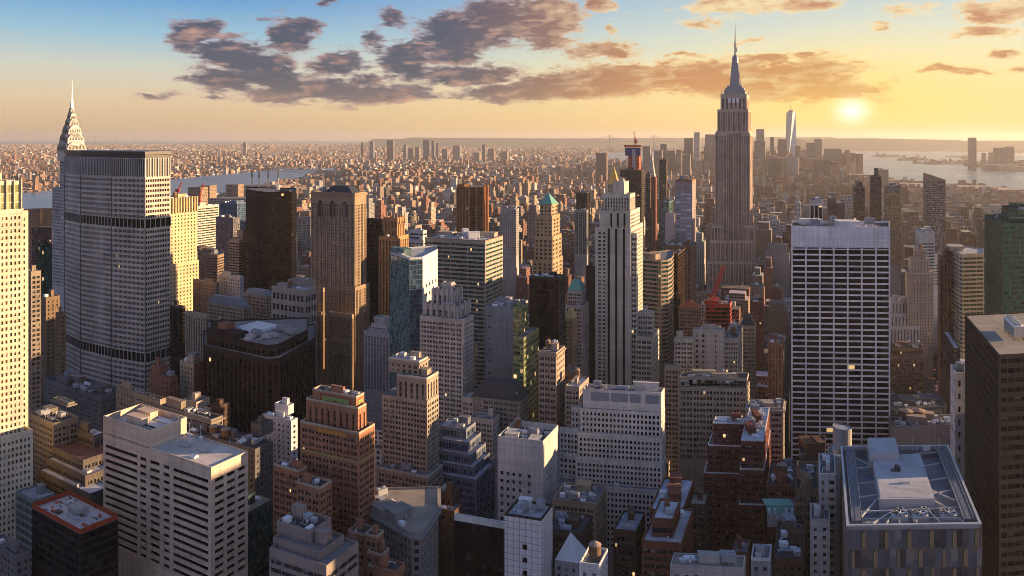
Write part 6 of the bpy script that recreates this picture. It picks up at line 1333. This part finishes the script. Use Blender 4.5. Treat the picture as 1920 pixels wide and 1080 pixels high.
def blocked(q):
    xs = [p[0] for p in q]; ys = [p[1] for p in q]; a, b, c, d = min(xs), max(xs), min(ys), max(ys); cx, cy = (a+b)/2, (c+d)/2
    for x0, x1, y0, y1, poly, *_ in HB_:
        if b < x0 or a > x1 or d < y0 or c > y1: continue
        pts = list(q) + [((p[0]+cx)/2, (p[1]+cy)/2) for p in q] + [(cx, cy)] + [((q[i][0]+q[i-1][0])/2, (q[i][1]+q[i-1][1])/2) for i in range(len(q))]
        if any(inside(p, poly) for p in pts) or any(inside(p, q) for p in poly): return True
    return False
def wet(p): return any(inside(p, w) for w in WATER) and not any(inside(p, l) for l in LAND)
def zcap(x0, x1, D, z):
    for a, b, c, d, poly, h0, h1, Dh, yb in HB_:
        if Dh > D + 5 and h1 > x0 + 1 and h0 < x1 - 1:
            z = min(z, zt(yb + 2, D))
    return z
# keep the park and the avenue beside it open
OPEN = [(gp(1664,655),gp(1775,655),gp(1768,850),gp(1668,850)), (gp(1732,760),gp(1778,760),gp(1760,1130),gp(1722,1130)), (gp(600,600),gp(690,600),gp(690,560),gp(600,560))]
PAL = [((.22,.10,.07),24,'red-brown'),((.16,.075,.055),12,'dark brick'),((.33,.24,.165),22,'tan'),((.44,.36,.27),16,'cream'),((.24,.185,.15),16,'brown'),((.30,.29,.29),12,'grey'),((.52,.49,.46),10,'pale'),((.07,.065,.065),4,'near-black')]
def pick(rr):
    t = rr.uniform(0, 116)
    for c, w, n in PAL:
        t -= w
        if t <= 0: break
    k = rr.uniform(.75, 1.25); return tuple(min(.75, x*k) for x in c), n
ROOFC = [(.07,.068,.066),(.12,.105,.095),(.18,.165,.15),(.27,.25,.235),(.44,.42,.41),(.17,.115,.085),(.10,.085,.075)]
rr = random.Random(11); LOTS = []
av, stv = 0, 0
b_ = 260.0; 
while b_ < 3400:
    a_ = -2600.0
    while a_ < 2600:
        wblk = 172.0; x = 0.0
        bc = E1*(a_ + wblk/2) + E2*(b_ + 31)
        if bc.y > 240 and -120 < CX + bc.x/bc.y*F < 2060:
            for row in (0, 1):
                x = 0.0
                while x < wblk - 6:
                    w = rr.choice([12,15,18,20,24,30,38]); w = min(w, wblk - x); dp = 29.5
                    p0 = E1*(a_+x+.2) + E2*(b_ + row*31.5); q = [p0, p0+E1*(w-.4), p0+E1*(w-.4)+E2*dp, p0+E2*dp]; x += w
                    if w < 6: continue
                    LOTS.append(q)
        a_ += 200.0
    b_ += 80.0
built = []
for q in LOTS:
    c = sum(q, Vector((0,0)))/4; D = min(p.y for p in q)
    if D < 250: continue
    pxs = [CX + p.x/p.y*F for p in q]; x0, x1 = min(pxs), max(pxs)
    if x1 < -60 or x0 > 1980 or wet(c) or any(inside(c, o) for o in OPEN) or blocked(q): continue
    col, cn = pick(rr); t = rr.random()
    if D < 1000: z = rr.lognormvariate(3.75, .42)
    elif D < 2300: z = rr.lognormvariate(3.42, .45) + (rr.uniform(20, 60) if t < .07 else 0)
    else: z = rr.lognormvariate(2.9, .36) + (rr.uniform(20, 50) if t < .035 else 0)
    z = zcap(x0, x1, D, min(z, 120)); z = min(z, zt(300, D))
    if z < 5: z = 5 + rr.random()*2
    y1 = pxy((c.x, D, z))[1]; vis = (x1-x0)*max(0, min(1080, H/D*F + CY) - y1)
    built.append((q, z, D, col, cn, x0, x1, y1))
# which of them the camera can see: paint them front to back on a coarse grid
GW = 480; occ = []
for i, (q, z, D, col, cn, x0, x1, y1) in enumerate(built): occ.append((D, x0, x1, y1, i))
for poly, x0, x1, D, yb, yt in HAND: occ.append((D, x0, x1, yt, -1))
occ.sort(key=lambda t: t[0]); top = [1080.0]*GW; seen = {}
for it in occ:
    D, x0, x1 = it[:3]; i0, i1 = max(0, int(x0/4)), min(GW-1, int(x1/4))
    y1 = it[3]; n = 0
    for k in range(i0, i1+1):
        if y1 < top[k]: n += min(top[k], 1080) - y1; top[k] = y1
    if n > 0 and it[4] >= 0: seen[it[4]] = n*4
rank = sorted((i for i in seen if built[i][5] > -20 and built[i][6] < 1940), key=lambda i: -seen[i])
SOLO = set(rank[:285])
NAMED = [(135,'the spired silver skyscraper'),(220,'the octagonal slab'),(345,'the yellow tower'),(508,'the black faceted tower'),(635,'the gothic slab'),(740,'the gothic crown'),(870,'the striped office'),(1027,'the green pyramid roof'),(1160,'the striped limestone tower'),(1285,'the chequered tower'),(1378,'the tallest tower'),(1575,'the white grid tower'),(1752,'the slant-topped tower'),(1880,'the emerald glass tower')]
def where(x, D):
    n = min(NAMED, key=lambda t: abs(t[0]-x)); side = 'left of' if x < n[0]-25 else 'right of' if x > n[0]+25 else 'in line with'
    dist = 'near' if D < 700 else 'middle-distance' if D < 1300 else 'far'
    return f'{dist} rooftops {side} {n[1]}', dist
rest = MB(uv=True, col=True)
def setback_box(m, q, z, col, rc, r2):
    city_box(m, [tuple(p) for p in q], 0, z, col, rc)
    if z > 34 and r2.random() < .6:
        c = sum(q, Vector((0,0)))/4; k = r2.uniform(.5,.75); city_box(m, [tuple(c+(p-c)*k) for p in q], z, z + min(14, z*r2.uniform(.1,.25)), col, rc)
nkind = {}
for i, (q, z, D, col, cn, x0, x1, y1) in enumerate(built):
    rc = rr.choice(ROOFC); rc = tuple(x*rr.uniform(.8,1.2) for x in rc)
    c = sum(q, Vector((0,0)))/4
    if i in SOLO:
        m = MB(uv=True, col=True); loc = Vector((q[0].x, q[0].y, 0)); setback_box(m, [p - Vector((loc.x,loc.y)) for p in q], z, col, rc, rr)
        hi = 'tall' if z > 55 else 'low' if z < 24 else 'mid-height'
        nm = {'red-brown':'brick_building','dark brick':'brick_building','tan':'stone_building','cream':'stone_building','brown':'brick_building','grey':'office_building','pale':'office_building','near-black':'office_building'}[cn]
        o = m.build(nm, CITY); o.location = loc; ROOT[o.name] = loc
        w, dist = where((x0+x1)/2, D); lab = f'{hi} {cn} {nm.replace("_"," ")} among the {w}'
        tag(o, lab, 'building', f'{hi} {cn} buildings, {w}')
        if D < 1500:
            A = (q[1]-q[0]); Bv = (q[3]-q[0]); Lw = A.length; ang = math.atan2(A.y, A.x); wmat = wall(tuple(round(x,1) for x in col)) if False else M_CONC
            for _ in range(2 + (D < 900)*2):
                s, t = rr.uniform(.2,.8), rr.uniform(.2,.8); p = q[0] + A*s + Bv*t; kd = rr.choice(['bulkhead','air_conditioner','tank','air_conditioner','duct','skylight'])
                sx = min(Lw*.35, rr.uniform(3,6))
                rooftop(o, kd, p, z, ang, *( (sx, 5, 3.6, M_CONC) if kd == 'bulkhead' else (2.6,2.4,2.2) if kd == 'air_conditioner' else (3.6,3.6,7) if kd == 'tank' else (6,4,2.2) if kd == 'duct' else (3.2,2.4,1.6)))
    else:
        setback_box(rest, q, z, col, rc, rr)
        if D < 1800:
            for _ in range(3):
                k = rr.uniform(.12,.3); s, t = rr.uniform(.2,.7), rr.uniform(.2,.7); p = q[0] + (q[1]-q[0])*s + (q[3]-q[0])*t
                a, b2 = (q[1]-q[0])*k, (q[3]-q[0])*k; g = rr.choice([(.45,.45,.46),(.2,.2,.2),(.3,.27,.24),(.12,.09,.07)]); city_box(rest, [tuple(p),tuple(p+a),tuple(p+a+b2),tuple(p+b2)], z, z+rr.uniform(1.5,4), g, g, False)
# the low sprawl that runs to the horizon
D = 3300.0
while D < 30000:
    s = 21 + (D-3300)*.0043; a0 = -.72*D; n = int(1.44*D/s)
    for i in range(n):
        if rr.random() > (.82 if D < 9000 else .6): continue
        x = a0 + i*s + rr.uniform(-.5,.5)*s; y = D + rr.uniform(-.6,.6)*s; p = Vector((x,y)); px = CX + x/y*F
        if px < -40 or px > 1960 or wet(p): continue
        dn = math.sin(x*.0016+1.3)*math.sin(y*.0011+.4) + .6*math.sin(x*.0041+y*.0023)
        if dn > 1.05 and D > 4200: continue
        w, d = s*rr.uniform(.5,1.0), s*rr.uniform(.45,.95); t = rr.random() + max(0, dn)*.03; z = rr.uniform(5,11)
        if t < .03: z = rr.uniform(28, 62); w, d = min(w,34), min(d,24)
        elif t < .11: z = rr.uniform(18, 34)
        if 4000 < D < 6500 and 640 < px < 1000 and t < .22: z = rr.uniform(38,70); w, d = 30, 22
        if D < 5200 and 1230 < px < 1640 and t < .35: z = rr.uniform(25,75)
        if 5200 <= D < 7000 and 1230 < px < 1610 and t < .55: z = rr.uniform(60,170); w, d = 38, 38
        if px > 1815 and D > 5600 and D < 9000: z = rr.uniform(15,40)
        z = zcap(px, px + w/y*F, D, z) if D < 7000 else z
        z = min(z, zt(268 if not (1230 < px < 1610) else 268, y)) if z > 20 else z
        col, cn = pick(rr); rc = rr.choice(ROOFC)
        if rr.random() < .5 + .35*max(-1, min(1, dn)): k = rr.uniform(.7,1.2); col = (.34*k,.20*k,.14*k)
        else: col = tuple(min(.8, v*1.3) for v in col)  # far walls brightened, distant sunlight is painted into their colour
        th = .35*math.sin(x*.0011)+.3*math.cos(y*.0009)+rr.choice([0,0,.5]) if px < 1080 else rr.choice([0,0,0,.4]); e1 = Vector((E1.x*math.cos(th)-E1.y*math.sin(th), E1.x*math.sin(th)+E1.y*math.cos(th))); e2 = Vector((-e1.y,e1.x))
        q = [p, p+e1*w, p+e1*w+e2*d, p+e2*d]
        if blocked(q): continue
        city_box(rest, [tuple(v) for v in q], 0, z, col, rc, True, 1.0 if D < 6000 else 2.0)
    D += s*.95
o = rest.build('distant_buildings', CITY); tag(o, 'dense sprawl of brick and stone buildings filling the city to the horizon', 'cityscape', None, 'stuff')
# ------------------------------------------------------------------ street, park trees, traffic
m = MB()
done = set()
for q in LOTS:
    c = sum(q, Vector((0,0)))/4
    if 500 < c.y < 1500: m.prism([tuple(p) for p in inset(q, -2.0)], 0.01, .16 + rr.random()*.01)
PAVE = flat('pavement_stone', (.16,.155,.15), .9)
sheet('pavement', [gp(1664,690),gp(1738,690),gp(1730,848),gp(1668,848)], .15, PAVE, px=False)
rm_ = MB(); WHT = flat('road_paint', (.5,.5,.48), .8)
for k in range(26):
    y = 640 + k*14
    for x in (1748, 1757):
        y = 780 + k*12; c = gp((1768 if x > 1750 else 1760) - (y-780)*.105, y); rm_.box(c, Vector((1,0)), .25, E2, 5, .004, .012)
o = rm_.build('road_markings', WHT); o['kind'] = 'structure'
def car(col, bus=False):
    b = MB(); X, Y = Vector((1,0)), Vector((0,1)); L, W = (11.5, 2.5) if bus else (4.6, 1.85)
    if bus: b.box((0,0), X, W, Y, L, .35, 2.9)
    else:
        b.box((0,0), X, W, Y, L, .3, .85)
    g = MB()
    if bus: g.box((0,0), X, W+.04, Y, L-1, 1.5, 2.4)
    else: g.prism([Vector((-.85,-1.6)),Vector((.85,-1.6)),Vector((.85,1.3)),Vector((-.85,1.3))], .85, 1.42, poly1=[Vector((-.7,-1.0)),Vector((.7,-1.0)),Vector((.7,.8)),Vector((-.7,.8))])
    w = MB()
    for sx in (-1,1):
        for sy in (-1,1):
            c = (sx*W/2, sy*L*.31); 
            w.face([(c[0]+sx*.02, c[1]+.33*math.cos(t*math.pi/5), .33+.33*math.sin(t*math.pi/5)) for t in range(10)]); w.face([(c[0]+sx*.02, c[1]+.33*math.cos(t*math.pi/5), .33+.33*math.sin(t*math.pi/5)) for t in range(9,-1,-1)])
    l = MB()
    for sx in (-.65,.65): l.box((sx*W/2,-L/2-.01), X, .3, Y, .05, .6, .78)
    return b, g, w, l
LAMP = bpy.data.materials.new('tail_lamp'); LAMP.use_nodes = True; tt = NT(LAMP.node_tree); fin(tt, Base_Color=(.4,.02,.01), Emission_Color=(1,.18,.05,1), Emission_Strength=3.0)
CARM = {}
protos = {}
def place_car(kind, p, mat, label, group):
    key = (kind, mat.name)
    if key not in protos:
        b, g, w, l = car(None, kind == 'bus'); ms = []
        for nm, mm, mt in (('body',b,mat),('glazing',g,G['black']),('wheels',w,M_DK),('tail_lamp',l,LAMP)):
            me = bpy.data.meshes.new(nm); me.from_pydata(mm.v, [], mm.f); me.materials.append(mt); ms.append((nm, me))
        protos[key] = ms
    r = empty('city_bus' if kind == 'bus' else 'parked_car', (p.x,p.y,.02)); r.rotation_euler = (0,0,-R(20.5)); tag(r, label, kind, group)
    for nm, me in protos[key]: put(nm, me, r)
cm = dict(yellow=M_YEL, white=M_WHITE, black=M_DK, grey=M_GREY)
for y, x in [(790+i*13+rr.uniform(-4,4), 1758+rr.choice([-10,-3,4,11])-i*1.36) for i in range(24)]:
    cn = rr.choice(['yellow','yellow','white','black','grey']); place_car('car', gp(x,y), cm[cn], f'{cn} car with red tail lamps in traffic on the avenue beside the park', f'{cn} cars on the avenue')
place_car('bus', gp(1757,872), M_WHITE, 'white city bus on the avenue beside the park', None)
BARK = flat('bark', (.10,.075,.06), .9)
def bare_tree(seed):
    r2 = random.Random(seed); tr = MB(); cr_ = MB(); h = r2.uniform(11,15)
    tr.cyl((0,0), .34, 0, h*.35, 6, .22)
    def grow(p, d, L, r, lv):
        q = p + d*L; (tr if lv == 0 else cr_).bar(p, q, r, 4 if lv < 2 else 3)
        if lv >= 4: return
        for _ in range(3 if lv < 3 else 3):
            e = (d + Vector((r2.uniform(-.8,.8), r2.uniform(-.8,.8), r2.uniform(-.1,.6)))).normalized(); grow(p + d*L*r2.uniform(.6,1), e, L*r2.uniform(.55,.8), r*.6, lv+1)
    grow(Vector((0,0,h*.33)), Vector((0,0,1)), h*.26, .16, 0)
    out = []
    for nm, mm in (('trunk',tr),('crown',cr_)):
        me = bpy.data.meshes.new(nm); me.from_pydata([tuple(v) for v in mm.v], [], mm.f); me.materials.append(BARK); out.append((nm, me))
    return out
TP = [bare_tree(s) for s in range(4)]
def plant(p, lab, grp, z=.15):
    r = empty('bare_tree', (p.x,p.y,z)); tag(r, lab, 'tree', grp); r.rotation_euler = (0,0,rr.uniform(0,6)); r.scale = (1,)*3
    s = rr.uniform(.85,1.25); r.scale = (s,s,s)
    for nm, me in rr.choice(TP): put(nm, me, r)
for k in range(26): plant(gp(rr.uniform(1674,1728), rr.uniform(700,842)), 'leafless brown tree in the park strip beside the avenue', 'bare trees in the park')
# ------------------------------------------------------------------ haze
def haze():
    m = MB(); m.prism([(-61000,-3500),(61000,-3500),(61000,63000),(-61000,63000)], -1.5, 500.0, True, True); mt = bpy.data.materials.new('haze'); mt.use_nodes = True; t = NT(mt.node_tree)
    v = t.a('ShaderNodeVolumePrincipled'); v.inputs['Color'].default_value = (1.0,.93,.85,1); v.inputs['Density'].default_value = HAZE_D; v.inputs['Anisotropy'].default_value = .35
    o = t.a('ShaderNodeOutputMaterial'); t.l.new(v.outputs[0], o.inputs['Volume']); ob = m.build('haze', mt); tag(ob, 'pale golden evening haze over the whole city', 'haze', None, 'stuff')
HAZE_D = 3.0e-5
haze()
print('LOTS', len(LOTS), len(built), len(seen), len(rank), len(SOLO))
print('OBJECTS', len(bpy.data.objects), 'windows left', WIN_BUDGET[0])
